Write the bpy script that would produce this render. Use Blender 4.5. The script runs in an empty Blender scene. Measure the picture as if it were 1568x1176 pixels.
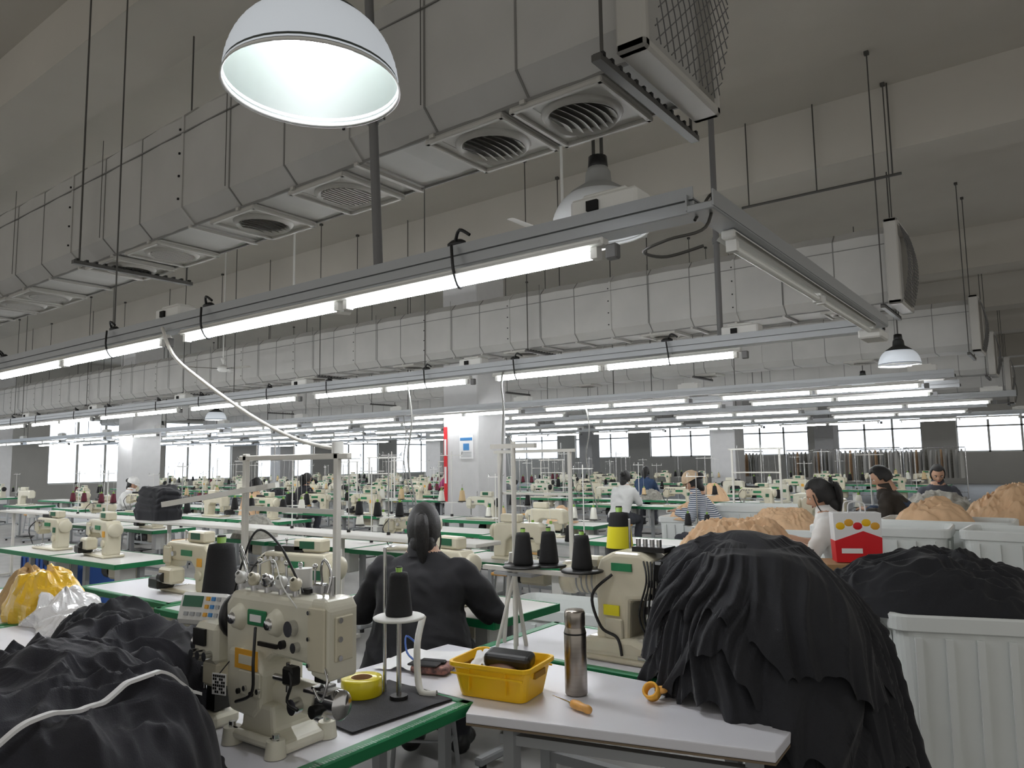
import bpy, bmesh, math, random
from mathutils import Vector, Matrix, noise, Euler
random.seed(7)
V=Vector
scn=bpy.context.scene
COL=scn.collection
try: scn.view_settings.view_transform='Standard'
except Exception: pass
pi=math.pi
# ---------------------------------------------------------------- materials
def lin(c):
    return tuple(((x/255)/12.92 if x/255<=.04045 else ((x/255+.055)/1.055)**2.4) for x in c)
def mat(name,rgb,rough=.55,metal=0,var=0.,vs=6,bump=0,bs=60,emit=0,sheen=0,trans=0,stretch=(1,1,1),coat=0,sss=0,rgb2=None):
    m=bpy.data.materials.new(name); m.use_nodes=True
    nt=m.node_tree; b=nt.nodes['Principled BSDF']
    c=lin(rgb); b.inputs['Base Color'].default_value=(*c,1)
    b.inputs['Roughness'].default_value=rough; b.inputs['Metallic'].default_value=metal
    if sheen: b.inputs['Sheen Weight'].default_value=sheen; b.inputs['Sheen Roughness'].default_value=.4
    if trans: b.inputs['Transmission Weight'].default_value=trans
    if coat: b.inputs['Coat Weight'].default_value=coat
    if emit: b.inputs['Emission Color'].default_value=(*c,1); b.inputs['Emission Strength'].default_value=emit
    if var or bump or rgb2:
        tc=nt.nodes.new('ShaderNodeTexCoord'); mp=nt.nodes.new('ShaderNodeMapping')
        nt.links.new(tc.outputs['Object'],mp.inputs['Vector']); mp.inputs['Scale'].default_value=stretch
    if var or rgb2:
        n=nt.nodes.new('ShaderNodeTexNoise'); n.inputs['Scale'].default_value=vs; n.inputs['Detail'].default_value=5
        nt.links.new(mp.outputs[0],n.inputs['Vector'])
        r=nt.nodes.new('ShaderNodeValToRGB'); r.color_ramp.elements[0].position=.3; r.color_ramp.elements[1].position=.7
        c2=lin(rgb2) if rgb2 else tuple(min(1,x*(1+var)) for x in c)
        r.color_ramp.elements[0].color=(*[x*(1-var) for x in c],1); r.color_ramp.elements[1].color=(*c2,1)
        nt.links.new(n.outputs['Fac'],r.inputs['Fac']); nt.links.new(r.outputs['Color'],b.inputs['Base Color'])
    if bump:
        n2=nt.nodes.new('ShaderNodeTexNoise'); n2.inputs['Scale'].default_value=bs; n2.inputs['Detail'].default_value=4
        nt.links.new(mp.outputs[0],n2.inputs['Vector'])
        bp=nt.nodes.new('ShaderNodeBump'); bp.inputs['Strength'].default_value=bump; bp.inputs['Distance'].default_value=.02
        nt.links.new(n2.outputs['Fac'],bp.inputs['Height']); nt.links.new(bp.outputs['Normal'],b.inputs['Normal'])
    return m
def stripe_mat(name,a,b_,scale,axis='Z'):
    m=bpy.data.materials.new(name); m.use_nodes=True; nt=m.node_tree; b=nt.nodes['Principled BSDF']
    tc=nt.nodes.new('ShaderNodeTexCoord'); w=nt.nodes.new('ShaderNodeTexWave'); w.bands_direction=axis; w.inputs['Scale'].default_value=scale; w.inputs['Distortion'].default_value=.6
    r=nt.nodes.new('ShaderNodeValToRGB'); r.color_ramp.elements[0].position=.45; r.color_ramp.elements[1].position=.55
    r.color_ramp.elements[0].color=(*lin(a),1); r.color_ramp.elements[1].color=(*lin(b_),1)
    nt.links.new(tc.outputs['Object'],w.inputs['Vector']); nt.links.new(w.outputs['Fac'],r.inputs['Fac']); nt.links.new(r.outputs['Color'],b.inputs['Base Color']); b.inputs['Roughness'].default_value=.9
    return m
CEIL=mat('ceiling_paint',(188,184,175),.9,var=.06,vs=.6)
WALL=mat('wall_paint',(195,193,187),.85,var=.05,vs=.8)
WALLG=mat('wall_dado_grey',(120,128,130),.8)
FLOOR=mat('terrazzo_floor',(142,141,138),.45,var=.15,vs=2.5,bump=.02)
COLM=mat('column_paint',(210,210,210),.7,var=.03)
DUCT=mat('duct_panel',(176,175,171),.6,var=.06,vs=2,bump=.18,bs=3)
DUCTS=mat('duct_seam',(118,117,114),.6)
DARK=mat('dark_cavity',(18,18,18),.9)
ROD=mat('steel_rod',(84,83,80),.5,metal=.4)
POLE=mat('grey_pole',(112,112,112),.5,metal=.2)
VENT=mat('vent_plastic',(178,176,170),.5)
TRUNK=mat('aluminium_trunking',(162,165,167),.38,metal=.4)
WHP=mat('white_plastic',(222,222,218),.45)
TUBE=mat('lit_tube',(250,252,255),emit=75)
TUBEF=mat('lit_tube_far',(250,252,255),emit=42)
BULB=mat('lit_bulb',(252,252,255),emit=85)
TUBEOFF=mat('unlit_tube',(232,233,228),.3)
BLK=mat('black_plastic',(22,22,23),.45)
BLKFAB=mat('black_jersey',(31,32,37),.85,bump=.2,bs=350,sheen=.12)
BLKFAB2=mat('black_jersey_soft',(33,33,40),.85,bump=.2,bs=300,sheen=.12)
PEACH=mat('peach_fabric',(226,190,152),.85,var=.08,vs=8,sheen=.1)
TABLE=mat('white_laminate',(222,222,228),.35,var=.02,vs=3)
TABLE2=mat('cream_laminate',(212,210,205),.45,var=.03)
GREEN=mat('green_edge',(22,118,72),.4)
LEG=mat('painted_steel_leg',(160,163,165),.45,metal=.1)
CREAM=mat('machine_enamel',(208,202,180),.35,var=.06,vs=8,coat=.2)
CREAM2=mat('machine_enamel_white',(212,209,192),.35,var=.03,vs=10,coat=.2)
CHROME=mat('chrome',(200,200,200),.18,metal=1)
STEEL=mat('brushed_steel',(165,158,150),.28,metal=1,var=.1,vs=3,stretch=(1,1,30))
DKMET=mat('dark_metal',(55,55,55),.4,metal=.8)
ORANGE=mat('orange_label',(225,165,50),.5)
YEL=mat('yellow_plastic',(242,192,20),.4)
YELT=mat('yellow_tape',(222,205,30),.3,coat=.3)
CARD=mat('cardboard',(165,130,90),.8)
LABY=mat('yellow_label',(225,215,30),.5)
WOOD=mat('varnished_wood',(215,160,85),.4,var=.15,vs=30,stretch=(1,1,.2))
BIN=mat('frosted_bin_plastic',(230,234,232),.4,var=.02,vs=3,sheen=.1)
RED=mat('red_print',(210,22,32),.5)
BLUE=mat('blue_print',(60,130,190),.5)
PAPER=mat('white_paper',(235,235,235),.7)
SCR=mat('green_screen',(20,90,60),.3)
CLEAR=mat('clear_plastic_film',(238,238,240),.2,trans=.2)
YBAG=mat('yellow_plastic_film',(238,192,45),.3,trans=.15)
BEIGEB=mat('beige_bag',(190,160,115),.7)
SKIN=mat('skin',(190,150,125),.55)
HAIR=mat('black_hair',(20,18,18),.42,bump=.6,bs=90,stretch=(6,6,.6))
JACK=mat('black_jacket',(25,25,29),.85,bump=.1,bs=300,sheen=.1)
WTEE=mat('white_shirt_fabric',(228,228,226),.85)
NAVY=mat('navy_apron_fabric',(40,62,92),.85)
OLIVE=mat('dark_olive_fabric',(52,46,40),.85)
GREYT=mat('grey_trousers',(60,62,70),.85)
PURP=mat('magenta_fabric',(150,50,100),.85)
STRIPE=stripe_mat('striped_shirt',(225,228,232),(70,85,110),14)
CAPF=mat('cream_cap_fabric',(215,190,160),.85,var=.1,vs=40)
EYEW=mat('eye_white',(230,228,224),.3)
LIP=mat('lip',(165,90,85),.5)
THB=mat('black_thread',(20,20,22),.8,bump=.3,bs=300,stretch=(.2,.2,6))
THW=mat('white_thread',(225,225,215),.8)
THG=mat('beige_thread',(205,180,140),.8)
THGR=mat('green_cone_cap',(120,160,60),.5)
MAROON=mat('maroon_thread',(90,30,45),.8)
BLUEB=mat('blue_basket',(40,80,150),.5)
PANEGLOW=mat('glowing_window_pane',(228,238,250),.4,emit=2.4)  # pane emits its own light, standing in for daylight from outside
CURT=mat('pale_garment',(205,206,204),.8)
SHELF=mat('white_shelf',(214,212,205),.5)
RUBBER=mat('rubber_cable',(150,150,146),.5)
# ---------------------------------------------------------------- mesh builder
class MB:
    def __init__(s): s.v=[];s.f=[];s.mi=[];s.sm=[];s.mats=[]
    def m(s,mt):
        if mt not in s.mats: s.mats.append(mt)
        return s.mats.index(mt)
    def add(s,vs,fs,mt,smooth=False,T=None):
        o=len(s.v)
        s.v+= [ (T@V(v)) if T is not None else V(v) for v in vs]
        if isinstance(mt,list):
            ids=[s.m(x) for x in mt]
        else: ids=[s.m(mt)]*len(fs)
        for f,i in zip(fs,ids):
            s.f.append([o+k for k in f]); s.mi.append(i); s.sm.append(smooth)
    def frombm(s,bm,mt,smooth=False,T=None):
        bm.verts.index_update()
        s.add([v.co.copy() for v in bm.verts],[[v.index for v in f.verts] for f in bm.faces],mt,smooth,T); bm.free()
    def box(s,c,size,mt,rot=None,bev=0,T=None,smooth=False,seg=1):
        bm=bmesh.new(); bmesh.ops.create_cube(bm,size=1)
        for v in bm.verts: v.co=V((v.co.x*size[0],v.co.y*size[1],v.co.z*size[2]))
        if bev: bmesh.ops.bevel(bm,geom=list(bm.edges),offset=bev,segments=seg,affect='EDGES',profile=.5)
        M=Matrix.Translation(c)
        if rot: M=M@Euler(rot).to_matrix().to_4x4()
        if T is not None: M=T@M
        s.frombm(bm,mt,smooth,M)
    def cyl(s,p1,p2,r1,mt,r2=None,seg=12,T=None,smooth=True,caps=True):
        if r2 is None: r2=r1
        p1=V(p1);p2=V(p2);d=(p2-p1).normalized()
        a=d.orthogonal().normalized();b=d.cross(a)
        vs=[];n=seg
        for p,r in((p1,r1),(p2,r2)):
            for i in range(n):
                t=2*pi*i/n; vs.append(p+(a*math.cos(t)+b*math.sin(t))*r)
        s.add(vs,[[i,(i+1)%n,n+(i+1)%n,n+i] for i in range(n)],mt,smooth,T)
        if caps: s.add(vs,[list(range(n))[::-1],[n+i for i in range(n)]],mt,False,T)
    def lathe(s,prof,mt,o=(0,0,0),axis=(0,0,1),seg=24,T=None,smooth=True):
        d=V(axis).normalized(); a=d.orthogonal().normalized(); b=d.cross(a); o=V(o)
        vs=[];fs=[];n=seg
        for r,z in prof:
            for i in range(n):
                t=2*pi*i/n; vs.append(o+d*z+(a*math.cos(t)+b*math.sin(t))*r)
        for k in range(len(prof)-1):
            for i in range(n):
                fs.append([k*n+i,k*n+(i+1)%n,(k+1)*n+(i+1)%n,(k+1)*n+i])
        s.add(vs,fs,mt,smooth,T)
    def tube(s,pts,r,mt,seg=6,T=None,sub=4,closed=False):
        P=[V(q) for q in pts]
        if len(P)>2 and sub>1:
            Q=[]
            n=len(P)
            rng=range(n) if closed else range(n-1)
            for i in rng:
                p0=P[(i-1)%n] if closed or i>0 else P[0]; p1=P[i]; p2=P[(i+1)%n]; p3=P[(i+2)%n] if closed or i+2<n else P[-1]
                for k in range(sub):
                    t=k/sub
                    Q.append(.5*((2*p1)+(p2-p0)*t+(2*p0-5*p1+4*p2-p3)*t*t+(3*p1-p0-3*p2+p3)*t**3))
            if not closed: Q.append(P[-1])
            P=Q
        n=len(P);vs=[];a=None
        for i,p in enumerate(P):
            d=(P[min(i+1,n-1)]-P[max(i-1,0)])
            if d.length<1e-7: d=V((0,0,1))
            d.normalize()
            if a is None: a=d.orthogonal().normalized()
            a=(a-d*a.dot(d)); a=a.normalized() if a.length>1e-6 else d.orthogonal().normalized()
            b=d.cross(a)
            for k in range(seg):
                t=2*pi*k/seg; vs.append(p+(a*math.cos(t)+b*math.sin(t))*r)
        fs=[[i*seg+k,i*seg+(k+1)%seg,(i+1)*seg+(k+1)%seg,(i+1)*seg+k] for i in range(n-1) for k in range(seg)]
        if closed: fs+=[[(n-1)*seg+k,(n-1)*seg+(k+1)%seg,(k+1)%seg,k] for k in range(seg)]
        s.add(vs,fs,mt,True,T)
    def prism(s,poly,h,mt,plane='XZ',bev=0,T=None,seg=2,smooth=False):
        bm=bmesh.new()
        def P(a,b,c):
            return (a,c,b) if plane=='XZ' else ((c,a,b) if plane=='YZ' else (a,b,c))
        v0=[bm.verts.new(P(a,b,-h/2)) for a,b in poly]; v1=[bm.verts.new(P(a,b,h/2)) for a,b in poly]
        n=len(poly)
        bm.faces.new(v0); bm.faces.new(v1[::-1])
        for i in range(n): bm.faces.new([v0[i],v1[i],v1[(i+1)%n],v0[(i+1)%n]])
        bmesh.ops.recalc_face_normals(bm,faces=list(bm.faces))
        if bev: bmesh.ops.bevel(bm,geom=list(bm.edges),offset=bev,segments=seg,affect='EDGES',profile=.6,clamp_overlap=True)
        s.frombm(bm,mt,smooth,T)
    def sphere(s,c,r,mt,sc=(1,1,1),seg=16,T=None):
        vs=[];fs=[];n=seg;mr=seg//2
        for j in range(mr+1):
            ph=pi*j/mr
            for i in range(n):
                t=2*pi*i/n
                vs.append(V(c)+V((math.sin(ph)*math.cos(t)*r*sc[0],math.sin(ph)*math.sin(t)*r*sc[1],math.cos(ph)*r*sc[2])))
        for j in range(mr):
            for i in range(n):
                fs.append([j*n+i,(j+1)*n+i,(j+1)*n+(i+1)%n,j*n+(i+1)%n])
        s.add(vs,fs,mt,True,T)
    def grid(s,fn,nu,nv,mt,wrapu=False,T=None,smooth=True):
        vs=[fn(i/(nu if wrapu else nu-1),j/(nv-1)) for j in range(nv) for i in range(nu)]
        fs=[]
        for j in range(nv-1):
            for i in range(nu if wrapu else nu-1):
                i2=(i+1)%nu
                fs.append([j*nu+i,j*nu+i2,(j+1)*nu+i2,(j+1)*nu+i])
        s.add(vs,fs,mt,smooth,T)
    def mesh(s,name):
        me=bpy.data.meshes.new(name); me.from_pydata([tuple(v) for v in s.v],[],s.f)
        for m in s.mats: me.materials.append(m)
        me.polygons.foreach_set('material_index',s.mi); me.polygons.foreach_set('use_smooth',s.sm)
        me.update(); return me
    def obj(s,name,loc=(0,0,0),rz=0):
        return inst(name,s.mesh(name),loc,rz)
def inst(name,me,loc=(0,0,0),rz=0,sc=1):
    o=bpy.data.objects.new(name,me); o.location=loc; o.rotation_euler=(0,0,rz); o.scale=(sc,sc,sc) if not isinstance(sc,tuple) else sc; COL.objects.link(o); return o
def N(x,y=0,z=0): return noise.noise(V((x,y,z)))
def ridge(x,y=0,z=0): return 1-2*abs(noise.noise(V((x,y,z))))
# ---------------------------------------------------------------- camera
cd=bpy.data.cameras.new('camera'); cam=bpy.data.objects.new('camera',cd); COL.objects.link(cam)
cd.sensor_width=36; cd.lens=36*1130/1568; cd.clip_end=200; cd.clip_start=.02
cam.matrix_world=Matrix.Translation((0,0,1.55))@Matrix.Rotation(math.radians(36.87),4,'Z')@Matrix.Rotation(math.radians(95.9),4,'X')@Matrix.Rotation(math.radians(-.9),4,'Z')
scn.camera=cam
# ---------------------------------------------------------------- room
CZ=6.2
b=MB(); b.box((-14.5,20,-.05),(43,50,.1),FLOOR); b.obj('floor')
b=MB(); b.box((-14.5,20,CZ+.05),(43,50,.1),CEIL)
for y,bz in((3.3,5.6),(10.4,5.35),(18,5.35),(23.1,5.35),(29,5.5),(35.3,5.35),(41,5.5)):
    b.box((-14.5,y,(CZ+bz)/2),(43,.75,CZ-bz),CEIL)
b.obj('ceiling')
def wallwin(name,axis,pos,a0,a1,wins,z0,z1,thick=.3):
    b=MB()
    def bx(u0,u1,za,zb,mt=WALL,t=thick,off=0):
        if axis=='X': b.box((pos+off,(u0+u1)/2,(za+zb)/2),(t,u1-u0,zb-za),mt)
        else: b.box(((u0+u1)/2,pos+off,(za+zb)/2),(u1-u0,t,zb-za),mt)
    bx(a0,a1,0,z0); bx(a0,a1,z1,CZ)
    u=a0
    for w0,w1 in wins: bx(u,w0,z0,z1); u=w1
    bx(u,a1,z0,z1)
    b.obj(name)
    for k,(w0,w1) in enumerate(wins):
        g=MB()
        def gx(u0,u1,za,zb,mt,t):
            if axis=='X': g.box((pos,(u0+u1)/2,(za+zb)/2),(t,u1-u0,zb-za),mt)
            else: g.box(((u0+u1)/2,pos,(za+zb)/2),(u1-u0,t,zb-za),mt)
        n=3
        gx(w0,w1,z0,z1,PANEGLOW,.02)
        for i in range(n+1):
            uu=w0+(w1-w0)*i/n; gx(uu-.05,uu+.05,z0,z1,WHP,.1)
        for zz in(z0+.03,z0+(z1-z0)*.66,z1-.03): gx(w0,w1,zz-.04,zz+.04,WHP,.1)
        g.obj('window_%d'%(wallwin.k)); wallwin.k+=1
wallwin.k=1
wallwin('wall_left','X',-35.5,-5,45,[(y,y+3.6) for y in(-2,3.2,8.4,13.6,18.8,24,29.2,34.4,39.3)],.8,3.7)
wallwin('wall_back','Y',44.5,-35.5,7,[(x,x+4.2) for x in(-33.5,-27.8,-22,-16.2,-10.4,-4.6)],1.6,3.6)
def column(x,y,poster=False):
    b=MB(); h=.41
    b.box((x,y,CZ/2),(2*h,2*h,CZ),COLM,bev=.015)
    b.box((x,y,.12),(2*h+.03,2*h+.03,.24),WALLG,bev=.01)
    return b.obj('column')
for x in(-8.75,-21.2,-32):
    for y in(10.5,23.1,35.3): column(x,y)
b=MB(); b.box((0,0,0),(.32,.01,.42),PAPER); b.box((0,-.007,.14),(.28,.005,.05),BLUE); b.box((0,-.007,.0),(.14,.005,.12),BLUE,bev=.002)
for i in range(5): b.box((0,-.007,-.09-.02*i),(.24,.004,.006),LEG)
b.obj('notice_poster',(-8.6,10.08,1.8))
b=MB(); b.box((0,0,0),(.08,.01,1.35),RED); b.box((0,-.006,.3),(.05,.004,.3),PAPER);b.box((0,-.006,-.2),(.05,.004,.3),PAPER); b.obj('red_safety_sign',(-9.1,10.08,1.5))
# ---------------------------------------------------------------- ducts
GRB=mat('grille_backing',(176,168,152),.8)
def duct(y0,z0,x0,x1,w=.72,h=.87,vents=(),detail=True,grille=True,dark=()):
    b=MB(); ch=.1; y1=y0+w; z1=z0+h
    prof=[(y0+ch,z0),(y1-ch,z0),(y1,z0+ch),(y1,z1-ch),(y1-ch,z1),(y0+ch,z1),(y0,z1-ch),(y0,z0+ch)]
    n=8; mod=.6
    xs=[]; x=x0
    while x>x1-.01:
        xs.append(x); x-=mod/2
    vs=[];fs=[]
    cy=(y0+y1)/2; cz=(z0+z1)/2
    for i,x in enumerate(xs):
        g=1.0 if i%2==0 else 1.022
        for (py,pz) in prof: vs.append((x,cy+(py-cy)*g,cz+(pz-cz)*g))
    for i in range(len(xs)-1):
        for j in range(n): fs.append([i*n+j,i*n+(j+1)%n,(i+1)*n+(j+1)%n,(i+1)*n+j])
    b.add(vs,fs,DUCT)
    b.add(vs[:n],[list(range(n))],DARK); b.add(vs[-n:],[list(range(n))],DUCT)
    for i in range(0,len(xs),2):
        x=xs[i]
        big=(i//2)%3==0
        t=.03 if big else .012
        g=1.028 if big else 1.01
        vv=[];
        for xx in(x-t/2,x+t/2):
            for (py,pz) in prof: vv.append((xx,cy+(py-cy)*g,cz+(pz-cz)*g))
        ff=[[j,(j+1)%n,n+(j+1)%n,n+j] for j in range(n)]+[list(range(n))[::-1],list(range(n,2*n))]
        b.add(vv,ff,DUCT if big else DUCTS)
        if big and detail:
            for zz in (z0+.16,z0+.33,z0+.5,z0+.68): b.box((x-.025,y0-.014,zz),(.014,.01,.014),DARK)
    b.box(((x0+x1)/2,y0-.008,z1-.22),(x0-x1,.01,.008),DUCTS)
    for (vx) in vents:
        T=Matrix.Translation((vx,cy,z0-.012))@Matrix.Scale(.8,4)
        b.box((0,0,-.005),(.66,.66,.03),VENT,bev=.01,T=T)
        for s in(-1,1):
            b.box((s*.31,0,-.03),(.035,.66,.03),VENT,bev=.006,T=T); b.box((0,s*.31,-.03),(.66,.035,.03),VENT,bev=.006,T=T)
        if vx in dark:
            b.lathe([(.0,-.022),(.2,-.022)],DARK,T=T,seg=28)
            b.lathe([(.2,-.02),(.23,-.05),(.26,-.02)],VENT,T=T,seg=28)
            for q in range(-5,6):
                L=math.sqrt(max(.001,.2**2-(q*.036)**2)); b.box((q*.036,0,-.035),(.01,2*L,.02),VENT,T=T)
        else:
            b.lathe([(.0,-.022),(.21,-.022)],DUCTS,T=T,seg=28)
            b.lathe([(.2,-.02),(.23,-.06),(.26,-.02)],VENT,T=T,seg=28)
            for q in range(-3,4):
                L=math.sqrt(max(.001,.2**2-(q*.055)**2))
                b.grid(lambda u,v,q=q,L=L:V((q*.055+.03*math.cos(pi*(u-.5))+ .05*(v-.5),(u-.5)*2*L,-.03-.03*v)),9,2,VENT,T=T)
    if detail:
        b.box(((x0+x1)/2,y0+.1,z0-.012),(x0-x1,.012,.016),DUCTS); b.box(((x0+x1)/2,y1-.1,z0-.012),(x0-x1,.012,.016),DUCTS)
        for i in range(0,len(xs),2):
            b.box((xs[i]-.03,cy,z0-.02),(.03,w-.16,.02),VENT)
    if grille:
        X=x0+.06
        fr=[(y0-.03,z0-.03),(y1+.03,z0-.03),(y1+.03,z1+.03),(y0-.03,z1+.03)]
        for i in range(4):
            a=fr[i];c=fr[(i+1)%4]
            b.box((X-.03,(a[0]+c[0])/2,(a[1]+c[1])/2),(.14,abs(a[0]-c[0])+.05,abs(a[1]-c[1])+.05),VENT,bev=.012)
        b.box((X-.085,cy,cz),(.01,w,h),GRB)
        st=.075
        q=-h
        while q<w:
            for sgn in(1,-1):
                t0=max(0,-q); t1=min(h,w-q)
                if t1>t0+.02:
                    za=z0+t0 if sgn>0 else z1-t0; zb=z0+t1 if sgn>0 else z1-t1
                    bow=lambda t:.05+.07*math.sin(pi*min(1,max(0,t/h)))
                    tm=(t0+t1)/2; zm=(za+zb)/2
                    b.tube([(X+bow(t0),y0+q+t0,za),(X+bow(tm),y0+q+tm,zm),(X+bow(t1),y0+q+t1,zb)],.003,POLE,seg=5,sub=2)
            q+=st
    x=x0-.08
    while x>x1:
        for yy in(y0-.1,y1+.1):
            b.cyl((x,yy,z0-.08),(x,yy,CZ),.008,ROD,seg=6,caps=False)
            b.box((x,yy,CZ-.02),(.05,.05,.04),ROD)
        b.box((x,cy,z0-.09),(.045,w+.3,.03),ROD)
        for q in range(14): b.box((x,y0-.12+q*(w+.24)/13,z0-.07),(.05,.02,.02),DKMET)
        x-=4.9
    if detail:
        x=x0-1.2
        while x>x1:
            b.cyl((x,y0-.03,z0+.1),(x,y0-.03,z1+.05),.003,ROD,seg=5,caps=False); x-=1.8
    return b.obj('ventilation_duct')
duct(2.7,3.3,-1.37,-33,vents=(-1.83,-2.4,-3.6,-4.5,-5.75,-6.45,-8.15,-8.75,-10.4,-12.4,-14.4,-17),dark=(-3.6,-5.75,-8.15,-8.75))
duct(9.1,3.28,-1.46,-33,vents=(-2.0,-4.4,-6.8,-9.3,-12))
duct(14.6,3.3,-1.15,-33,vents=(-3,-6,-9),detail=False)
duct(19.2,3.3,-1.25,-33,detail=False)
duct(24.6,3.3,-1.25,-33,detail=False)
duct(31,3.3,-1.5,-33,detail=False)
# ---------------------------------------------------------------- light rows
def fixture(b,xr,y,z,n=2,lit=True,far=False,T=None,TL=1.2):
    L=TL*n+.04*(n-1)
    b.box((xr-L/2,y,z+.045),(L+.06,.055,.035),WHP,T=T,bev=0 if far else .006)
    b.add([(xr+.02,y-.05,z+.03),(xr-L-.02,y-.05,z+.03),(xr-L-.02,y-.03,z+.05),(xr+.02,y-.03,z+.05),(xr+.02,y+.03,z+.05),(xr-L-.02,y+.03,z+.05),(xr-L-.02,y+.05,z+.03),(xr+.02,y+.05,z+.03)],[[0,1,2,3],[4,5,6,7],[3,2,5,4]],WHP,T=T)
    for i in range(n):
        a=xr-i*(TL+.04); c=a-TL
        b.cyl((a-.03,y,z),(c+.03,y,z),.016,(TUBEF if far else TUBE) if lit else TUBEOFF,seg=5 if far else 12,caps=False,T=T)
        for q in(a-.015,c+.015):
            b.box((q,y,z+.008),(.03,.042,.05),WHP,T=T)
def light_row(y,x0,x1,starts,z=2.35,far=False,poles=(),TL=1.2,rodstep=3.0,lean=0):
    b=MB()
    L=x0-x1
    b.box(((x0+x1)/2,y+.03,z+.105),(L,.11,.05),TRUNK,bev=0 if far else .004)
    b.box(((x0+x1)/2,y+.03,z+.133),(L,.13,.006),TRUNK)
    b.box((x0+.003,y+.03,z+.105),(.004,.07,.03),DARK)
    b.box(((x0+x1)/2,y-.03,z+.155),(L,.006,.045),TRUNK)
    for i,s in enumerate(starts):
        fixture(b,s,y-.02,z,2,True,far,TL=TL)
        b.box((s+.06,y-.02,z+.0),(.05,.04,.06),POLE,bev=0 if far else .006)
        b.box((s+.02,y+.04,z+.2),(.3,.13,.09),WHP,bev=0 if far else .012)
        b.box((s+.02,y+.04,z+.25),(.2,.1,.02),WHP,bev=0 if far else .008)
        if not far:
            b.box((s-.02,y-.03,z+.2),(.05,.02,.04),DARK)
            for xx in(s-.74*TL/1.5,s-TL*2+.2): 
                b.tube([(xx,y-.06,z+.17),(xx+.02,y-.07,z+.05),(xx+.01,y-.02,z-.02),(xx,y+.04,z+.03),(xx,y+.09,z+.17)],.007,BLK)
                b.sphere((xx-.02,y,z+.19),.035,BLK,sc=(1.6,.8,.7),seg=10)
                b.tube([(xx,y-.03,z+.2),(xx+.05,y-.06,z+.23),(xx+.1,y-.05,z+.2)],.008,BLK)
    x=x0-4.5
    while x>x1:
        b.cyl((x,y+.02,z+.16),(x,y+.02,CZ),.006 if not far else .009,ROD,seg=5,caps=False); x-=rodstep
    for px in poles:
        b.cyl((px,y+.02,z+.13),(px-lean,y+.02,CZ),.024,POLE,seg=12,caps=False)
        b.cyl((px-lean*.25,y+.02,z+.95),(px-lean*.26,y+.02,z+1.0),.032,POLE,seg=12)
        b.box((px+.05-lean*.25,y+.02,z+.97),(.07,.02,.04),ROD)
    return b.obj('fluorescent_light_row')
light_row(2.5,-1.02,-33,[-1.42-3.3*i for i in range(9)],poles=(-2.72,),TL=1.5,rodstep=4.9,lean=.2)
light_row(5.75,-1.0,-33,[-2.05-2.8*i for i in range(10)],poles=(-2.2,),rodstep=3.6)
def cross(y0,y1,x,z=2.36):
    b=MB(); L=y1-y0; T=Matrix.Translation((x,0,0))@Matrix.Rotation(-pi/2,4,'Z')
    b.box((x,(y0+y1)/2,z+.08),(.1,L,.03),TRUNK,bev=.004); b.box((x+.05,(y0+y1)/2,z+.105),(.006,L,.06),TRUNK)
    b.box((x-.05,(y0+y1)/2,z+.105),(.006,L,.06),TRUNK)
    fixture(b,-(y0+.3),0,z-.0,2,lit=False,T=T,TL=1.25)
    b.tube([(x-.05,y0+.15,z-.02),(x-.18,y0+.1,z-.05),(x-.2,y0-.05,z-.06),(x-.08,y0-.1,z-.05),(x+.02,y0,z),(x+.0,y0+.12,z+.16),(x-.04,y0+.05,z+.05)],.006,ROD,sub=6)
    b.box((x,y1-.25,z-.02),(.14,.25,.06),WHP,bev=.01)
    return b.obj('unlit_fluorescent_light')
cross(2.45,5.6,-.99)
for y,x0 in((9.9,-1.0),(11.4,-1.1),(14.0,-.6),(16.8,-1.2),(20.5,-.5)):
    light_row(y,x0,-33,[x0-.35-2.95*i for i in range(10)],far=True,rodstep=4.4)
# ---------------------------------------------------------------- dome lamps
SHL=mat('lamp_shell_grey',(66,72,68),.5); SHU=mat('lamp_shell_pale',(150,151,148),.5); SHD=mat('lamp_shell_dark',(50,52,52),.5)
INL=mat('lamp_inner_glow',(225,232,240),.45,emit=.3); INU=mat('lamp_inner_white',(215,218,220),.5)  # lining of lit lamps glows by itself to imitate bulb light on it
def dome(loc,lit=True,r=.26,rods=1,ztop=CZ,shell=None):
    b=MB()
    SH=shell or (SHL if lit else SHU); INN=INL if lit else INU
    out=[(r*1.0,0),(r*.99,.02),(r*.93,.08),(r*.8,.15),(r*.6,.215),(r*.4,.25),(r*.28,.27),(r*.26,.33),(r*.2,.36),(.02,.37)]
    b.lathe(out,SH,seg=48)
    n=34; inn=[]
    for k in range(n+1):
        t=k/n; a=t*pi/2
        rr=r*.985*math.cos(a)**.75 if k<n else .03; inn.append((max(.03,rr+(.003 if k%2 else 0)),.004+.235*math.sin(a)))
    b.lathe(inn,INN,seg=48)
    b.lathe([(r*.985,.004),(r*1.015,-.004),(r*1.0,.01)],WHP,seg=48)
    if lit: b.lathe([(.0,.05),(.035,.052),(.055,.07),(.06,.1),(.055,.19),(.04,.22)],BULB,seg=20)
    else: b.lathe([(.0,.09),(.035,.1),(.04,.12),(.035,.2)],WHP,seg=14)
    b.lathe([(.05,.35),(.055,.36),(.05,.42),(.02,.43)],DKMET,seg=14)
    if rods==1: b.cyl((0,0,.4),(0,0,ztop-loc[2]),.009,ROD,seg=8)
    else:
        for s in(-.025,.025): b.cyl((s,0,.4),(s,0,ztop-loc[2]),.01,ROD,seg=8)
    return b.obj('pendant_dome_lamp',loc)
dome((-1.75,1.35,2.68))
dome((-1.93,3.38,2.76),lit=False,rods=2,ztop=3.3)
dome((-1.72,10.9,2.72),shell=SHD); dome((-17.5,10.6,2.7),shell=SHD)
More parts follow.
